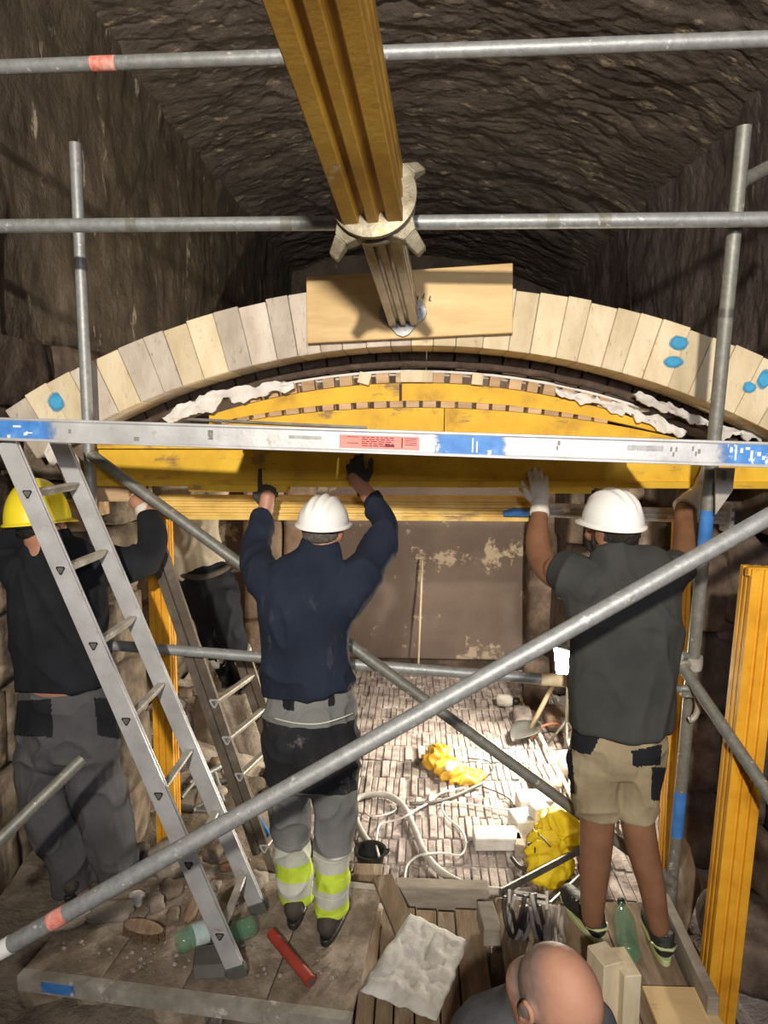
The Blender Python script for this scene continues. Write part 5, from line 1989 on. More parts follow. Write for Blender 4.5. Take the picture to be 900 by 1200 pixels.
def bald_man():
    c = PD(652, 1168, 1.5)
    f = V((.46, -.52, -.70)).normalized()
    R = frame(f, (.30, -.45, 1))
    root = empty('person', V((c.x - .12, c.y + .1, 0.0)), 'person with a bald head and dark shirt kneeling in front of the deck', 'person')
    mb = MB()
    s = 1.02
    head(mb, c, R, s)
    L = lambda x, y, z: c + R @ (V((x, y, z)) * s)
    neck0 = L(0, -.035, -.07)
    sh = c + V((-.03, .12, -.205))
    raw = lambda p, r, k=1.0: (p.x, p.y, p.z, r, k)
    side = V((.92, .35, 0)).normalized()          # shoulder line
    tor = [raw(sh + V((.0, 0, .06)), .085), raw(sh + V((-.03, 0, -.05)), .17, .8), raw(sh + V((-.05, 0, -.2)), .18, .8), raw(sh + V((-.05, 0, -.4)), .165, .85), raw(sh + V((-.03, 0, -.55)), .17, .9)]
    chain(mb, [raw(neck0, .058), raw(c.lerp(sh, .62), .06), raw(sh + V((0, 0, .05)), .07)], raw=True)
    chain(mb, [raw(V((q[0], q[1], q[2])), q[3] * .85, q[4]) for q in tor], raw=True)
    arms = []
    for k in (-1, 1):
        s0 = sh + side * .17 * k + V((0, 0, -.03))
        e0 = s0 + V((.05 * k, -.10, -.26))
        w0 = e0 + V((.10 - .06 * k, -.2, -.06))
        arms.append([raw(s0, .06), raw(s0.lerp(e0, .5), .052), raw(e0, .046)])
        chain(mb, [raw(s0, .05), raw(e0, .04), raw(e0.lerp(w0, .5), .038), raw(w0, .028)], raw=True)
        hand(mb, w0, (w0 - e0), (0, 0, -1), -k, (.4, .45, .5, .55, .3))
    hipc = sh + V((-.03, 0, -.55))
    legs = []
    for k in (-1, 1):
        h0 = hipc + side * .09 * k
        kn = V((h0.x + .10, h0.y - .22, .042))
        an = V((h0.x - .05, h0.y + .10, .03))
        legs.append([raw(h0, .085), raw(h0.lerp(kn, .5), .075), raw(kn, .06)])
        legs.append([raw(kn, .058), raw(kn.lerp(an, .5), .055), raw(an, .042)])
        ft = an + V((-.05, .13, -.015))
        chain(mb, [raw(h0, .07), raw(kn, .05)], raw=True)
        chain(mb, [raw(kn, .05), raw(an, .035), raw(ft, .03)], raw=True)
    body = blob('body', mb, .0055, 'skin_bald', root, 3)
    Rinv = R.inverted()
    at = body.data.attributes.new('stubble', 'FLOAT', 'POINT')
    ow = WLOC[body]
    vals = []
    for vx in body.data.vertices:
        p = (Rinv @ (ow + vx.co - c)) / s
        f_ = max(0, min(1, (.045 - .55 * p.z - p.y) / .05)) * max(0, min(1, (.085 - p.z) / .045)) * max(0, min(1, (p.z + .085) / .03))
        vals.append(f_ * (.8 + .3 * noise.noise(p * 60)))
    at.data.foreach_set('value', vals)
    mb = MB()
    chain(mb, tor, raw=True)
    for a in arms:
        chain(mb, a, raw=True)
    blob('shirt', mb, .008, 'slate_cloth', root, 4, (.008, 9, (1, 1, .7)))
    mb = MB()
    chain(mb, [raw(hipc + V((0, 0, .05)), .165, .9), raw(hipc, .17, .9)], raw=True)
    for l in legs:
        chain(mb, l, raw=True)
    blob('trousers', mb, .010, 'black_cloth', root, 3, (.008, 9, (1, 1, .8)))
    # inner ear, eyes, brows
    for sx in (-1, 1):
        mb = MB()
        mb.ell(L(sx * .036, .082, -.006), [q * s for q in (.013, .013, .012)], R)
        e = mb.build('eye', 'eye_white', body, smooth=True)
        mb = MB()
        mb.ell(L(sx * .036, .0925, -.006), [q * s for q in (.006, .004, .006)], R)
        mb.build('iris', 'hair_dark', e, smooth=True)
        P = [L(sx * .016, .096, .016), L(sx * .036, .093, .022), L(sx * .056, .078, .014)]
        MB().tube(P, [.003, .0045, .002], 6).build('eyebrow', 'hair_dark', body, smooth=True)
        P = [L(sx * .084, -.030, .010), L(sx * .087, -.014, .021), L(sx * .087, .003, .010), L(sx * .084, .005, -.012), L(sx * .083, -.004, -.034)]
        MB().tube([V(q) for q in smoothpath([tuple(p) for p in P], 4)], .006, 8).build('ear_rim', 'skin_bald', body, smooth=True)


bald_man()

# ================================================================== LOOSE THINGS
ro = random.Random(21)


def spline(pts, k=6):
    return [V(p) for p in smoothpath([tuple(p) for p in pts], k)]


def cable(name, pix, z, r, mat, label, cat='cable', k=7):
    pts = []
    for p in pix:
        zz = p[2] if len(p) > 2 else z
        pts.append(PZ(p[0], p[1], zz))
    o = MB().tube(spline(pts, k), r, 8).build(name, mat, smooth=True)
    return tag(o, label, cat)


# ------------------------------------------------------------------ work lamps


def work_lamp(lc, ln_, label, power, px=0):
    ln_ = V(ln_).normalized()
    LRm = frame(ln_, (0, 0, 1))
    wl_ = empty('work_lamp', V((lc.x, lc.y, 0)), label, 'lamp')
    hs = MB().box(lc - ln_ * .03, (.17, .05, .26), LRm).build('housing', 'black_plastic', wl_, bevel=.008)
    MB().box(lc - ln_ * .003, (.14, .006, .225), LRm).build('lens', 'lamp_glow', wl_)
    for i in range(4):
        MB().box(lc - ln_ * .062 + LRm @ V(((i - 1.5) * .035, 0, 0)), (.006, .016, .2), LRm).build('cooling_fin', 'black_plastic', hs)
    st0 = V((lc.x, lc.y, 0)) - V((ln_.x, ln_.y, 0)) * .06
    MB().tube([V((st0.x, st0.y, lc.z)), V((st0.x, st0.y, .02))], .014, 10).build('stand_pole', 'galv_old', wl_, smooth=True)
    for k in range(3):
        a = k * 2.094 + .4
        MB().tube([V((st0.x, st0.y, .22)), V((st0.x + .14 * math.cos(a), st0.y + .14 * math.sin(a), .002))], .009, 8).build('stand_leg', 'galv_old', wl_, smooth=True)
    lamp('work_lamp_light', 'AREA', lc + ln_ * .02, power, (1.0, .90, .72), .15, lc + ln_)


work_lamp(PY(661, 779, 4.55), (-.66, -.66, -.20), 'bright LED work lamp glowing by the charcoal shirt on the brick floor', 60)
work_lamp(PY(722, 668, 3.75), (-.62, .74, -.22), 'work lamp hidden behind the charcoal shirt, lighting the end wall', 52)

# ------------------------------------------------------------------ masonry piers under the arch
for k, (z0, h) in enumerate([(0, .38), (.38, .34), (.72, .36), (1.08, .32), (1.4, .365), (1.765, .22), (1.985, .27)]):
    mb = MB()
    dy = .40 if k < 5 else .30      # the lower courses stand forward and carry the timber packing
    rock(mb, (-1.69 + ro.uniform(-.02, .02), 3.51 - dy / 2, z0 + h / 2), (.46, dy, h * .96), 70 + k, sub=3, amp=.05, ball=.2)
    mb.build('stone_block', 'stone', wl, smooth=True)
for k, (z0, h) in enumerate([(0, .42), (.42, .4), (.82, .42), (1.24, .4), (1.64, .36)]):
    mb = MB()
    rock(mb, (1.46, 3.42, z0 + h / 2), (.30, .28, h * .96), 170 + k, sub=3, amp=.07)
    mb.build('stone_block', 'stone_dark', wr2, smooth=True)
for i, (px, py, w_, h_, lab) in enumerate(((92, 612, 44, 18.4, 'lower wooden packing block beside the yellow helmet'), (98, 594.7, 50, 17.2, 'middle wooden packing block beside the yellow helmet'),
                                           (128, 578, 62, 16.6, 'upper wooden packing block under the end of the yellow beam'))):
    p = PY(px, py, 3.15 if i < 2 else 3.10)
    o = MB().box(p, (w_ * mpp(p), .12, h_ * mpp(p)), rotz(ro.uniform(-.1, .1))).build('packing_block', 'wood_block', bevel=.003)
    tag(o, lab, 'timber')

# ------------------------------------------------------------------ stick on the end wall
a, b = PZ(490, 776, .0), PY(495, 656, 6.2)
o = MB().tube([V((a.x, 6.05, 0)), b], .011, 8).build('thin_stick', 'wood_pale', smooth=True)
tag(o, 'thin pale stick leaning on the plastered end wall', 'stick')

# ------------------------------------------------------------------ stones along the right wall foot
stones = [(628, 802, 5.35, .2, .22, .42, 'stone_dark', 'tall grey stone block standing by the work lamp'),
          (613, 828, 5.03, .13, .24, .10, 'floor_brick', 'flat pale stone on the floor behind the shovel'),
          (652, 832, 5.0, .17, .26, .12, 'stone_pink', 'square pinkish stone beside the shovel handle'),
          (676, 862, 4.2, .2, .26, .14, 'floor_brick', 'pale stone slab under the red hose'),
          (640, 884, 4.1, .16, .28, .09, 'stone_pink', 'pinkish stone slab beside the long pale poles'),
          (686, 902, 3.9, .17, .22, .12, 'floor_brick', 'pale stone slab nearest the khaki shorts')]
for i, (px, py, Y, sx, sy_, sz, mt, lab) in enumerate(stones):
    x = PY(px, py, Y).x
    mb = MB()
    rock(mb, (x, Y, sz / 2), (sx, sy_, sz), i * 3.3, sub=3, amp=.07, R=rotz(ro.uniform(-.1, .1)))
    o = mb.build('foot_stone', mt, smooth=True)
    tag(o, lab, 'stone')

# shovel
sv = empty('shovel', PZ(610, 866, 0), 'shovel with a dark blade lying on the brick floor', 'shovel')
b0, b1 = PZ(601, 870, .03), PZ(622, 853, .06)
dirb = (b1 - b0).normalized()
sdb = V((0, 0, 1)).cross(dirb).normalized()
vs, fs = [], []
for i in range(9):
    t = i / 8
    w_ = .105 * (math.sin(min(1, t * 1.5 + .12) * math.pi / 2)) * (1 - .75 * max(0, t - .8) / .2)
    for j in range(7):
        u = j / 6 * 2 - 1
        vs.append(b0.lerp(b1 + dirb * .05, t) + sdb * u * w_ + V((0, 0, .03 * u * u)))
for i in range(8):
    for j in range(6):
        fs.append((i * 7 + j, i * 7 + j + 1, i * 7 + j + 8, i * 7 + j + 7))
o = mk('blade', vs, fs, 'grey_plastic', sv, smooth=True)
o.modifiers.new('t', 'SOLIDIFY').thickness = .004
h1 = PY(656, 788, 4.85)
MB().tube([b1, h1], .018, 10).build('handle', 'wood_pale', sv, smooth=True)

for (p, q, r, mt, lab, nme) in (((609, 816, .016), (676, 945, .105), .014, 'wood_pale', 'long pale pole crossing under the shovel handle', 'wooden_pole'),
                           ((650, 820, .075), (690, 938, .135), .016, 'galv', 'grey metal pipe lying over the foot stones', 'metal_pipe')):
    a, b = PZ(*p), PZ(*q)
    o = MB().tube([a, b], r, 10).build(nme, mt, smooth=True, sharp=.9)
    tag(o, lab, 'pole')
cable('red_hose', [(622, 866, .02), (634, 852, .08), (652, 848, .10), (666, 854, .12), (676, 866, .155)], .05, .011, 'hose_red', 'thin red hose arching over the stones by the shovel', 'hose')
# torch-like white bottle
wb = empty('white_canister', PZ(592, 824, 0), 'small white canister with a dark cap lying behind the shovel', 'canister')
a, b = PZ(582, 820, .05), PZ(600, 822, .05)
MB().lathe([(.03, 0), (.05, .01), (.05, .1), (.03, .13)], a, b - a, 14).build('body', 'plaster_white', wb, smooth=True)
MB().lathe([(.03, 0), (.036, .01), (.036, .05)], a + (b - a).normalized() * .13, b - a, 12).build('cap', 'black_plastic', wb, smooth=True)

# ------------------------------------------------------------------ bags


def bag(name, spots, mat, label, amp, seed, cat='bag'):
    mb = MB()
    lo = None
    for (px, py, z, rx, ry, rz) in spots:
        c = PZ(px, py, z)
        mb.ell(c, (rx, ry, rz), rotz(seed), 20, 14)
        lo = c if lo is None else lo
    root = empty(name, V((lo.x, lo.y, 0)), label, cat)
    b = blob('sack', mb, .009, mat, root, 2, (amp, 13, (1, 1, 1)))
    return root, b


root, b = bag('plastic_bag', [(513, 888, .05, .10, .08, .07), (528, 902, .04, .10, .10, .045), (546, 910, .02, .12, .07, .022)], 'bag_orange', 'crumpled orange yellow plastic bag lying open on the brick floor', .045, .4)
q = PZ(528, 898, .10)
mb = MB()
mb.ell(q, (.045, .03, .012), Matrix.Rotation(.5, 3, 'X') @ rotz(.6))
mb.build('white_print', 'paper', root, smooth=True)
root, b = bag('yellow_sack', [(655, 975, .14, .10, .11, .12), (640, 1000, .10, .10, .10, .10), (640, 1018, .07, .09, .09, .075), (652, 1010, .07, .075, .08, .07)], 'bag_yellow', 'bright yellow plastic sack with dark lettering behind the steel bars', .04, 1.1)
for i, (px, py) in enumerate(((621, 990), (627, 996), (634, 990), (627, 984))):
    p = PZ(px, py, .15)
    MB().box(p, (.022, .006, .022), rotz(.3 + i)).build('lettering', 'cable_dark', root)
P = [PZ(625, 972, .16), PZ(634, 980, .2), PZ(645, 992, .2)]
MB().tube(spline(P), .004, 6).build('tie_cord', 'cable_dark', root)

# ------------------------------------------------------------------ dusty bricks
bl = ['dusty white brick alone on the floor near the bent grey hose', 'pale brick close behind the yellow sack', 'pale brick standing beside the yellow sack',
      'white brick under the slanting brace tube', 'dusty brick between the brace tube and the shorts', 'small white brick lying on top of the pale brick behind the yellow sack', 'terracotta brick end at the tanned worker\'s shin']
for i, (px, py, a, sx, sy_, sz, mt) in enumerate(((582, 982, .05, .25, .13, .07, 'plaster_white'), (622, 962, .25, .22, .15, .09, 'plaster_white'), (610, 990, 1.35, .12, .055, .07, 'dust_stone'),
                                                 (626, 941, .1, .2, .14, .10, 'plaster_white'), (664, 953, -.1, .16, .13, .09, 'dust_stone'), (632, 950, .4, .10, .08, .07, 'plaster_white'), (690, 1001, .1, .10, .10, .12, 'terracotta'))):
    zb = .092 if i == 5 else .0         # the small one lies on another brick
    p = PZ(px, py, zb + sz / 2)
    o = MB().box((p.x, p.y, zb + sz / 2), (sx, sy_, sz), rotz(a)).build('loose_brick', mt, bevel=.005)
    tag(o, bl[i], 'brick')

# ------------------------------------------------------------------ cables and hoses
cable('grey_hose', [(455, 1000), (430, 985), (414, 950), (420, 935), (450, 931), (472, 944), (486, 972), (498, 1000), (520, 1024), (555, 1040, .03), (595, 1045, .04), (622, 1044, .03)], .025, .019, 'cable_grey',
      'thick grey hose looping beside the navy worker and along the kerb', 'hose')
cable('white_cable', [(444, 1003, .12), (441, 990, .085), (442, 976, .03), (446, 966), (460, 962, .02), (470, 959, .045), (478, 955, .058), (487, 949, .04), (500, 942), (516, 930), (530, 926), (544, 923)], .012, .006, 'cable_white', 'thin white cable curling out of the black tub')
cable('white_cable', [(474, 1031, .03), (477, 1015), (488, 1004, .03), (499, 1001, .058), (510, 1000, .03), (522, 1000), (540, 1002), (546, 988), (540, 972), (524, 958), (518, 946), (524, 940), (560, 944), (600, 950)], .012, .006, 'cable_white', 'thin white cable snaking past the dusty white brick')
cable('white_cable', [(427, 951), (436, 957), (450, 955), (461, 951), (464, 946), (456, 942)], .012, .005, 'cable_white', 'short loop of white cable inside the bend of the grey hose')
cable('power_lead', [(548, 888), (572, 892), (577, 903), (560, 915)], .01, .004, 'cable_dark', 'thin dark cord curling from the orange yellow bag')
cable('power_lead', [(566, 922), (584, 929), (597, 936), (603, 945)], .01, .004, 'cable_dark', 'thin dark cord running towards the loose bricks')
cable('flat_strap', [(480, 942), (510, 940), (535, 932), (565, 918)], .012, .012, 'steel_dark', 'dark rubber strap lying in front of the orange yellow bag', 'strap')
cable('black_cable', [(600, 1005), (608, 1015), (622, 1022)], .03, .011, 'cable_dark', 'short black cable end next to the yellow sack')
for i, (dx, dy) in enumerate(((0, 0), (8, 3), (16, -2))):
    cable('power_lead', [(618 + dx, 862 + dy, .012), (628 + dx, 885 + dy, .108), (636 + dx, 905 + dy, .108), (644 + dx, 948 + dy, .012)], .05, .006, 'cable_grey',
          ('thin grey cord closest to the shovel blade', 'thin grey cord in the middle of the stones by the shovel', 'thin grey cord next to the metal pipe')[i])

# ------------------------------------------------------------------ black tub
tb_ = PZ(434, 1006, .06)
tub = empty('black_tub', V((tb_.x, tb_.y, 0)), 'black plastic mortar tub beside the navy worker\'s boot', 'tub')
mb = MB()
prof = [(.055, .0), (.075, .10), (.084, .105), (.084, .115), (.072, .115), (.052, .012), (.001, .012)]
mb.lathe(prof, V((tb_.x, tb_.y, -.006)), (0, 0, 1), 24)
mb.build('bowl', 'black_plastic', tub, smooth=True, sharp=.7)
MB().tube([V((tb_.x + .08, tb_.y - .02, .10)), V((tb_.x + .10, tb_.y, .11)), V((tb_.x + .08, tb_.y + .02, .10))], .006, 8).build('grip', 'black_plastic', tub, smooth=True)
o = MB().box((tb_.x, tb_.y - .17, .06), (.14, .09, .12)).build('timber_offcut', 'plank', bevel=.004)
tag(o, 'brown timber offcut between the black tub and the deck', 'timber')

# ------------------------------------------------------------------ white paper sack on the planks
c4 = [PZ(480, 1073, .2), PZ(548, 1106, .2), PZ(511, 1199, .2), PZ(422, 1164, .2)]
vs, fs = [], []
nu_, nv_ = 30, 30
for j in range(nv_ + 1):
    for i in range(nu_ + 1):
        u, v = i / nu_, j / nv_
        p = c4[0].lerp(c4[1], u).lerp(c4[3].lerp(c4[2], u), v)
        rag = V((noise.noise(V((u * 7, v * 7, 1))), noise.noise(V((u * 7, v * 7, 4))), 0)) * .012
        h = .018 + .02 * abs(noise.noise(V((u * 4, v * 4, 8)))) + .008 * noise.noise(V((u * 12, v * 12, 2)))
        e = min(u, 1 - u, v, 1 - v)
        h = h * min(1, e * 8 + .25)
        vs.append(p + rag + V((0, 0, h + .002)))
for j in range(nv_):
    for i in range(nu_):
        a = j * (nu_ + 1) + i
        fs.append((a, a + 1, a + nu_ + 2, a + nu_ + 1))
o = mk('paper_sack', vs, fs, 'paper', None, smooth=True)
o.modifiers.new('t', 'SOLIDIFY').thickness = .006
tag(o, 'crumpled white paper sack lying on the loose planks', 'sack')

# ------------------------------------------------------------------ bottles


def bottle(base, axis, L, r, label, lab_mat=True):
    axis = V(axis).normalized()
    root = empty('plastic_bottle', V(base), label, 'bottle', 'green plastic bottles')
    prof = [(.001, .006), (r * .6, .0), (r * .95, .01)]
    n = 9
    for i in range(n):
        t = .03 + (L * .62 - .03) * i / (n - 1)
        prof.append((r * (1 - (.05 if i % 2 else 0)), t))
    prof += [(r * .98, L * .66), (r * .8, L * .76), (r * .45, L * .87), (r * .32, L * .92), (r * .32, L * .97)]
    b = MB().lathe(prof, base, axis, 22).build('bottle_body', 'green_pet', root, smooth=True)
    if lab_mat:
        MB().lathe([(r * 1.008, L * .3), (r * 1.012, L * .31), (r * 1.012, L * .56), (r * 1.008, L * .57)], base, axis, 22).build('paper_label', 'bottle_label', root, smooth=True, sharp=.8)
    MB().lathe([(r * .36, 0), (r * .38, .004), (r * .38, .018), (r * .34, .02)], V(base) + axis * L * .955, axis, 14).build('cap', 'black_plastic', root, smooth=True, sharp=.7)
    return root


a = PZ(207, 1106, .243)
b = PZ(285, 1072, .243)
bottle(a, b - a, .21, .045, 'green plastic bottle with a pale label lying on the deck')
a = PZ(299, 1083, .239)
b = PZ(258, 1101, .239)
bt = bottle(a, b - a, .14, .042, 'crushed green plastic bottle behind the foot of the leaning ladder', False)
a = PZ(738, 1122, .242)
b = PZ(727, 1050, .242)
bottle(a, b - a, .32, .044, 'green plastic bottle lying between the tanned worker\'s shoes', False)

# brush
bc = PZ(168, 1092, .22)
bs = empty('hand_brush', V((bc.x, bc.y, ZD)), 'oval wooden hand brush lying on the dusty deck', 'brush')
mb = MB()
mb.ell(V((bc.x, bc.y, .243)), (.092, .036, .013), rotz(-.25))
mb.build('brush_back', 'plank', bs, smooth=True)
rbm = rotz(-.25)
mb = MB()
for i in range(15):
    for j in range(5):
        u, v = (i / 14 * 2 - 1), (j / 4 * 2 - 1)
        if u * u + v * v > 1.05:
            continue
        p = V((bc.x, bc.y, .0)) + rbm @ V((u * .085, v * .036, 0))
        mb.tube([V((p.x, p.y, .240)), V((p.x + u * .006, p.y + v * .006, .203))], [.007, .008], 6)
mb.build('bristles', 'bristle', bs)['kind'] = 'stuff'
# red tube
a, b = PZ(318, 1094, .23), PZ(364, 1150, .22)
rt_ = empty('red_tube', V(((a.x + b.x) / 2, (a.y + b.y) / 2, ZD)), 'red painted steel tube lying beside the ladder foot', 'tube')
MB().tube([a, b], .021, 14).build('tube', 'red_paint', rt_, smooth=True, sharp=.9)
MB().tube([b, b + (b - a).normalized() * .004], .023, 14).build('rim', 'red_paint', rt_, smooth=True, sharp=.9)
MB().tube([b + (b - a).normalized() * .004, b + (b - a).normalized() * .006], .015, 12).build('bore', 'steel_dark', rt_)
# dark block under the bottle
o = MB().hexa([PZ(226, 1150, .2), PZ(265, 1147, .2), PZ(257, 1118, .2), PZ(229, 1122, .2)], [PZ(226, 1146, .2) + V((0, 0, .045)), PZ(265, 1143, .2) + V((0, 0, .045)), PZ(257, 1118, .2) + V((0, 0, .05)), PZ(229, 1122, .2) + V((0, 0, .05))]).build('dark_tray', 'grey_plastic', bevel=.005)
tag(o, 'small dark grey tray beside the ladder foot', 'tray')

# rubble pieces on the left of the deck
rl_ = ['flat mortar chunk by the slate trousers', 'cracked mortar slab under the long diagonal brace', 'pale plaster lump behind the hand brush', 'small grey stone behind the hand brush', 'grey stone at the ladder rung shadow',
       'broken tile piece between the brush and the labelled bottle', 'thin board offcut behind the labelled bottle', 'rounded mortar boulder behind the leaning ladder', 'brown stone near the yellow post foot', 'pinkish chip near the ladder foot',
       'small chip by the crushed bottle', 'broken brick piece near the extension ladder foot']
for i, (px, py, sx, sy_, sz, mt) in enumerate(((84, 1080, .14, .09, .05, 'dust_stone'), (128, 1072, .18, .1, .04, 'dust_stone'), (160, 1058, .06, .05, .05, 'plaster_white'), (182, 1062, .09, .06, .05, 'dust_stone'),
                                               (200, 1048, .08, .07, .06, 'stone'), (203, 1075, .07, .05, .03, 'stone'), (226, 1068, .05, .14, .03, 'plank'), (202, 1018, .17, .15, .12, 'dust_stone'),
                                               (250, 1006, .09, .08, .07, 'stone'), (268, 1018, .08, .04, .03, 'terracotta'), (252, 1040, .05, .04, .03, 'dust_stone'), (296, 1040, .14, .08, .05, 'dust_stone'))):
    p = PZ(px, py, ZD)
    mb = MB()
    rock(mb, (p.x, p.y, ZD + sz / 2 - .004), (sx, sy_, sz), i * 5.1, sub=3, amp=.25, R=rotz(ro.uniform(0, 3)))
    o = mb.build('rubble_piece', mt, smooth=True)
    tag(o, rl_[i], 'stone')

# gravel scattered over deck and dirt, not under the things that stand there
KEEP = [(PZ(px, py, ZD), q) for px, py, q in ((347, 1066, .16), (388, 1078, .16), (90, 1048, .17), (142, 1036, .17), (347, 1040, .15), (388, 1050, .15), (90, 1020, .15), (142, 1005, .15), (84, 1080, .10), (128, 1072, .12),
                                             (182, 1062, .07), (202, 1018, .12), (296, 1040, .09), (240, 1008, .07), (253, 1135, .10), (168, 1092, .10), (230, 1098, .10), (255, 1085, .08), (300, 1066, .08), (341, 1124, .06), (325, 1105, .05), (357, 1142, .05), (325, 1035, .06), (226, 1068, .09), (285, 1155, .06))]
mb = MB()
for i in range(520):
    px, py = ro.uniform(60, 420), ro.uniform(1000, 1175)
    p = PZ(px, py, ZD)
    if p.y < FL_.y + .02 or any((p.x - q.x) ** 2 + (p.y - q.y) ** 2 < rr0 * rr0 for q, rr0 in KEEP):
        continue
    s_ = ro.choice([.004, .005, .006, .008, .011])
    mb.ell((p.x, p.y, ZD + s_ * .5), (s_, s_ * ro.uniform(.6, 1.2), s_ * .7), rotz(ro.uniform(0, 3)), 6, 4)
o = mb.build('gravel', 'dust_stone')
tag(o, 'loose grit and gravel scattered over the dusty deck', 'gravel', None, 'stuff')

# rubble heap along the left wall behind the extension ladder


def heap_fn(u, v):
    x = -1.84 + 1.2 * u
    Y = 3.5 + 2.3 * v
    h = .36 * (1 - u) ** 1.2 * math.sin(math.pi * min(1, v * 1.05)) ** .5
    h += .05 * fbm(V((x * 5, Y * 5, 1)), 4) * (1 - u)
    return V((x, Y, max(h, 0) - .03))


heap = grid('rubble_heap', heap_fn, 40, 70, 'dust_stone')
tag(heap, 'pale heap of broken masonry along the wall behind the extension ladder', 'rubble', None, 'stuff')
sx4 = PY(272, 800, 4.4).x
done = []
tries = 0
while len(done) < 34 and tries < 4000:
    tries += 1
    i = len(done)
    u, v = ro.uniform(.06, .85), ro.uniform(.12, .92)
    p = heap_fn(u, v)
    s_ = ro.uniform(.07, .17)
    if any((p.x - q.x) ** 2 + (p.y - q.y) ** 2 < ((s_ + t) * .62) ** 2 for q, t in done):
        continue
    if abs(p.x - sx4) < .27 + s_ * .6 and abs(p.y - 4.45) < .26 + s_ * .6:
        continue
    done.append((p, s_))
    mb = MB()
    rock(mb, p + V((0, 0, s_ * .22)), (s_, s_ * ro.uniform(.7, 1.1), s_ * ro.uniform(.5, .8)), i * 2.7, sub=2, amp=.3, R=rotz(ro.uniform(0, 3)))
    o = mb.build('rubble_stone', ('dust_stone', 'stone_pink', 'plaster_white')[i % 3], smooth=True)
    tag(o, ('grey', 'pinkish', 'whitish')[i % 3] + ' broken stone on the rubble heap behind the extension ladder', 'stone', ('grey', 'pinkish', 'whitish')[i % 3] + ' stones on the rubble heap')
# stone the far worker stands on
x = PY(272, 800, 4.4).x
mb = MB()
rock(mb, (x, 4.45, ZF4 * .505), (.45, .42, ZF4 * .97), 9, sub=3, amp=.03, ball=.15)
o = mb.build('stone_step', 'dust_stone', smooth=True)
tag(o, 'large pale stone under the boots of the person in the beige shirt', 'stone')

# heap of scaffold fittings behind the leaning ladder


def on_heap(px, py, up):
    """Where that sight line meets the rubble heap (or the floor beside it)."""
    z = .08
    for _ in range(12):
        p = PZ(px, py, z)
        u, v = (p.x + 1.84) / 1.2, (p.y - 3.5) / 2.3
        z = (max(heap_fn(u, v).z, 0) if 0 <= u <= 1 and 0 <= v <= 1 else 0) + up
    return PZ(px, py, z)


fl_lab = ['short steel tube lying on top of the fittings pile', 'bent steel bar leaning in the fittings pile', 'thin steel rod crossing the fittings pile', 'dark flat bar at the base of the fittings pile', 'pale metal strip standing in the fittings pile',
          'steel tube end pointing at the yellow post', 'slanting pale rod behind the ladder rungs', 'dark tube under the fittings pile']
for i, (a, b, r, mt) in enumerate((((222, 918), (268, 893), .016, 'galv'), ((226, 950), (262, 925), .014, 'galv_old'), ((240, 890), (246, 945), .010, 'alu'), ((214, 922), (266, 915), .020, 'steel_dark'),
                                   ((250, 900), (262, 940), .012, 'alu'), ((212, 935), (236, 905), .016, 'galv_old'), ((228, 905), (262, 940), .008, 'plaster_white'), ((214, 948), (258, 952), .022, 'steel_dark'))):
    up_ = r + (.05 if i == 0 else .012 * (i % 3))
    A, B = on_heap(*a, up_), on_heap(*b, up_)
    o = MB().tube([A, B], r, 10).build('scaffold_fitting', mt, smooth=True, sharp=.9)
    tag(o, fl_lab[i], 'fitting')

# ------------------------------------------------------------------ coil and white frame by the kerb
cf = empty('white_tube_frame', PZ(620, 1062, .02), 'small white tubular frame at the end of the kerb', 'frame')
for a, b in (((603, 1052), (640, 1059)), ((603, 1045), (640, 1051)), ((597, 1043), (597, 1062)), ((641, 1045), (641, 1068))):
    pa, pb = PY(*a, 2.66), PY(*b, 2.66)
    if a[0] == b[0]:
        pb = V((pb.x, pb.y, .199))      # the two legs stand on the deck
    MB().tube([pa, pb], .007, 10).build('bar', 'plaster_white', cf, smooth=True, sharp=.9)
rc = random.Random(3)
coil = empty('cable_coil', PZ(618, 1085, .19), 'tangled coil of dark grey cable hanging at the end of the kerb', 'cable')
for i in range(7):
    pts = []
    for k in range(9):
        t = k / 8 * math.pi * 1.1
        px = 598 + i * 6 + 12 * math.sin(t * 1.5 + i) * .6
        py = 1062 + 46 * math.sin(t) * (.8 + .04 * i)
        pts.append(PY(px, py, 2.56 + .02 * math.sin(i * 2 + k)))
    MB().tube(spline(pts, 4), .009, 8).build('loop', 'cable_grey' if i % 2 else 'cable_dark', coil, smooth=True)
o = MB().box((.30, 2.58, .235), (.07, .16, .08), rotz(.1)).build('timber_offcut', 'kerb', bevel=.004)
tag(o, 'dark weathered timber offcut between the kerb and the cable coil', 'timber')
rg_ = MB()
for i in range(6):
    pts = [PZ(641 + i * 3.6 + ro.uniform(-2, 2), 1062 + k * 12, .23 + .015 * math.sin(k + i)) for k in range(5)]
    rg_.tube(spline(pts, 3), .012, 7)
o = rg_.build('rope_bundle', 'kerb', smooth=True)
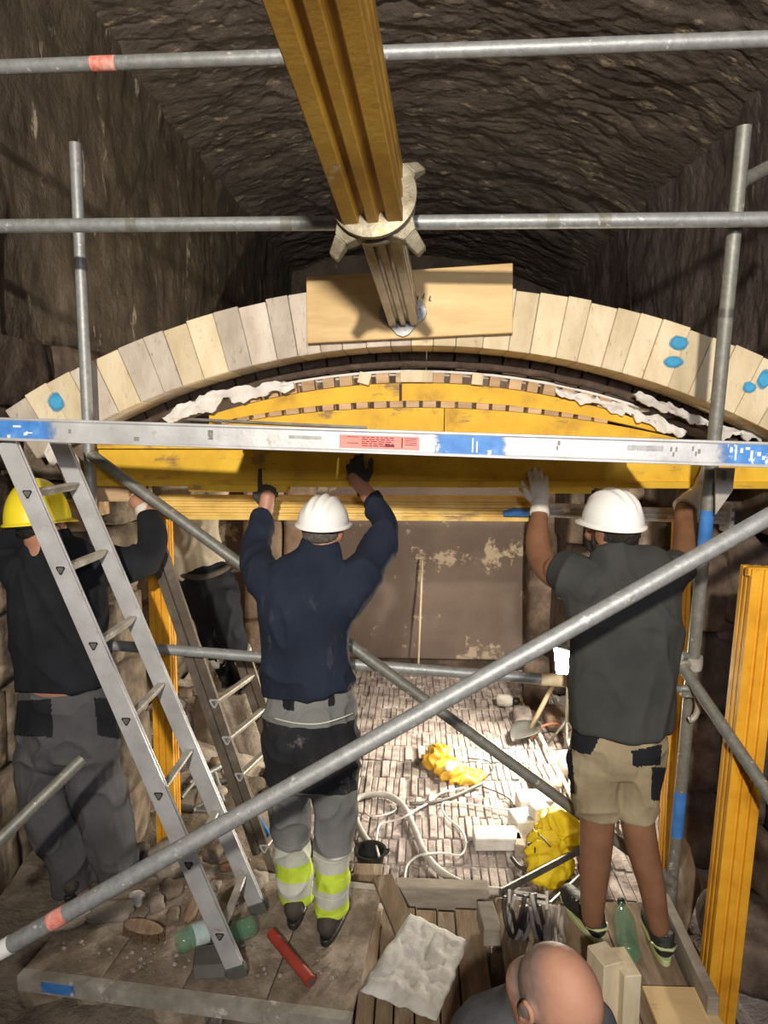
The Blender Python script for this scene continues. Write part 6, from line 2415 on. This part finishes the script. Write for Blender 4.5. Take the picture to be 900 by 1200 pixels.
tag(o, 'frayed dusty rope bundle behind the tanned worker\'s shoe', 'rope')

# timber blocks and plywood offcut in front
for i, (px, py, a, w_, d_, h_, mt, lab) in enumerate(((708, 1140, .35, .075, .10, .26, 'wood_pale', 'upright pale wood block next to the bald head'), (731, 1146, .15, .06, .13, .24, 'wood_pale', 'second upright wood block between the pale one and the toe board'))):
    p = PZ(px, py, ZD + h_ / 2 + .06)
    o = MB().box((p.x, p.y, ZD + h_ / 2 + .004), (w_, d_, h_), rotz(a)).build('wood_block', mt, bevel=.003)
    tag(o, lab, 'timber')
q = [PZ(752, 1158, .21), PZ(822, 1160, .21), PZ(855, 1215, .21), PZ(775, 1215, .21)]
o = MB().hexa([p + V((0, 0, -.006)) for p in q], [p + V((0, 0, .012)) for p in q]).build('plywood_offcut', 'ply', bevel=.002)
tag(o, 'plywood offcut lying at the corner of the dark deck', 'board')
# leaning timber form beside the toe board
q0 = [PY(792, 1035, 2.80), PY(809, 992, 2.80), PY(822, 1042, 2.80), PY(803, 1066, 2.80)]
q0[3] = V((q0[3].x, q0[3].y, -.012))
o = MB().hexa([p + V((0, .11, 0)) for p in q0], q0).build('timber_chock', 'plank', bevel=.004)
tag(o, 'angular brown timber chock behind the toe board', 'timber')
mb = MB()
rock(mb, (1.40, 2.72, .09), (.26, .42, .22), 4, sub=3, amp=.08)
o = mb.build('wall_stone', 'stone_dark', smooth=True)
tag(o, 'brown stone on the ground between the toe board and the thick orange post', 'stone')
for i, (px, py, s_) in enumerate(((130, 1172, .17), (215, 1182, .2), (297, 1192, .17), (62, 1166, .15), (372, 1200, .15))):
    p = PZ(px, py, .02)
    mb = MB()
    rock(mb, (p.x, p.y, .055), (s_ * 1.2, s_, .16), i * 7.7 + 2, sub=3, amp=.25)
    o = mb.build('ground_stone', 'stone', smooth=True)
    tag(o, ('rough brown stone below the deck edge under the hand brush', 'wide rough stone below the deck edge under the labelled bottle', 'rough stone below the deck edge under the ladder foot', 'rough stone below the blue paint on the deck edge', 'small rough stone below the deck edge under the red tube')[i], 'stone')
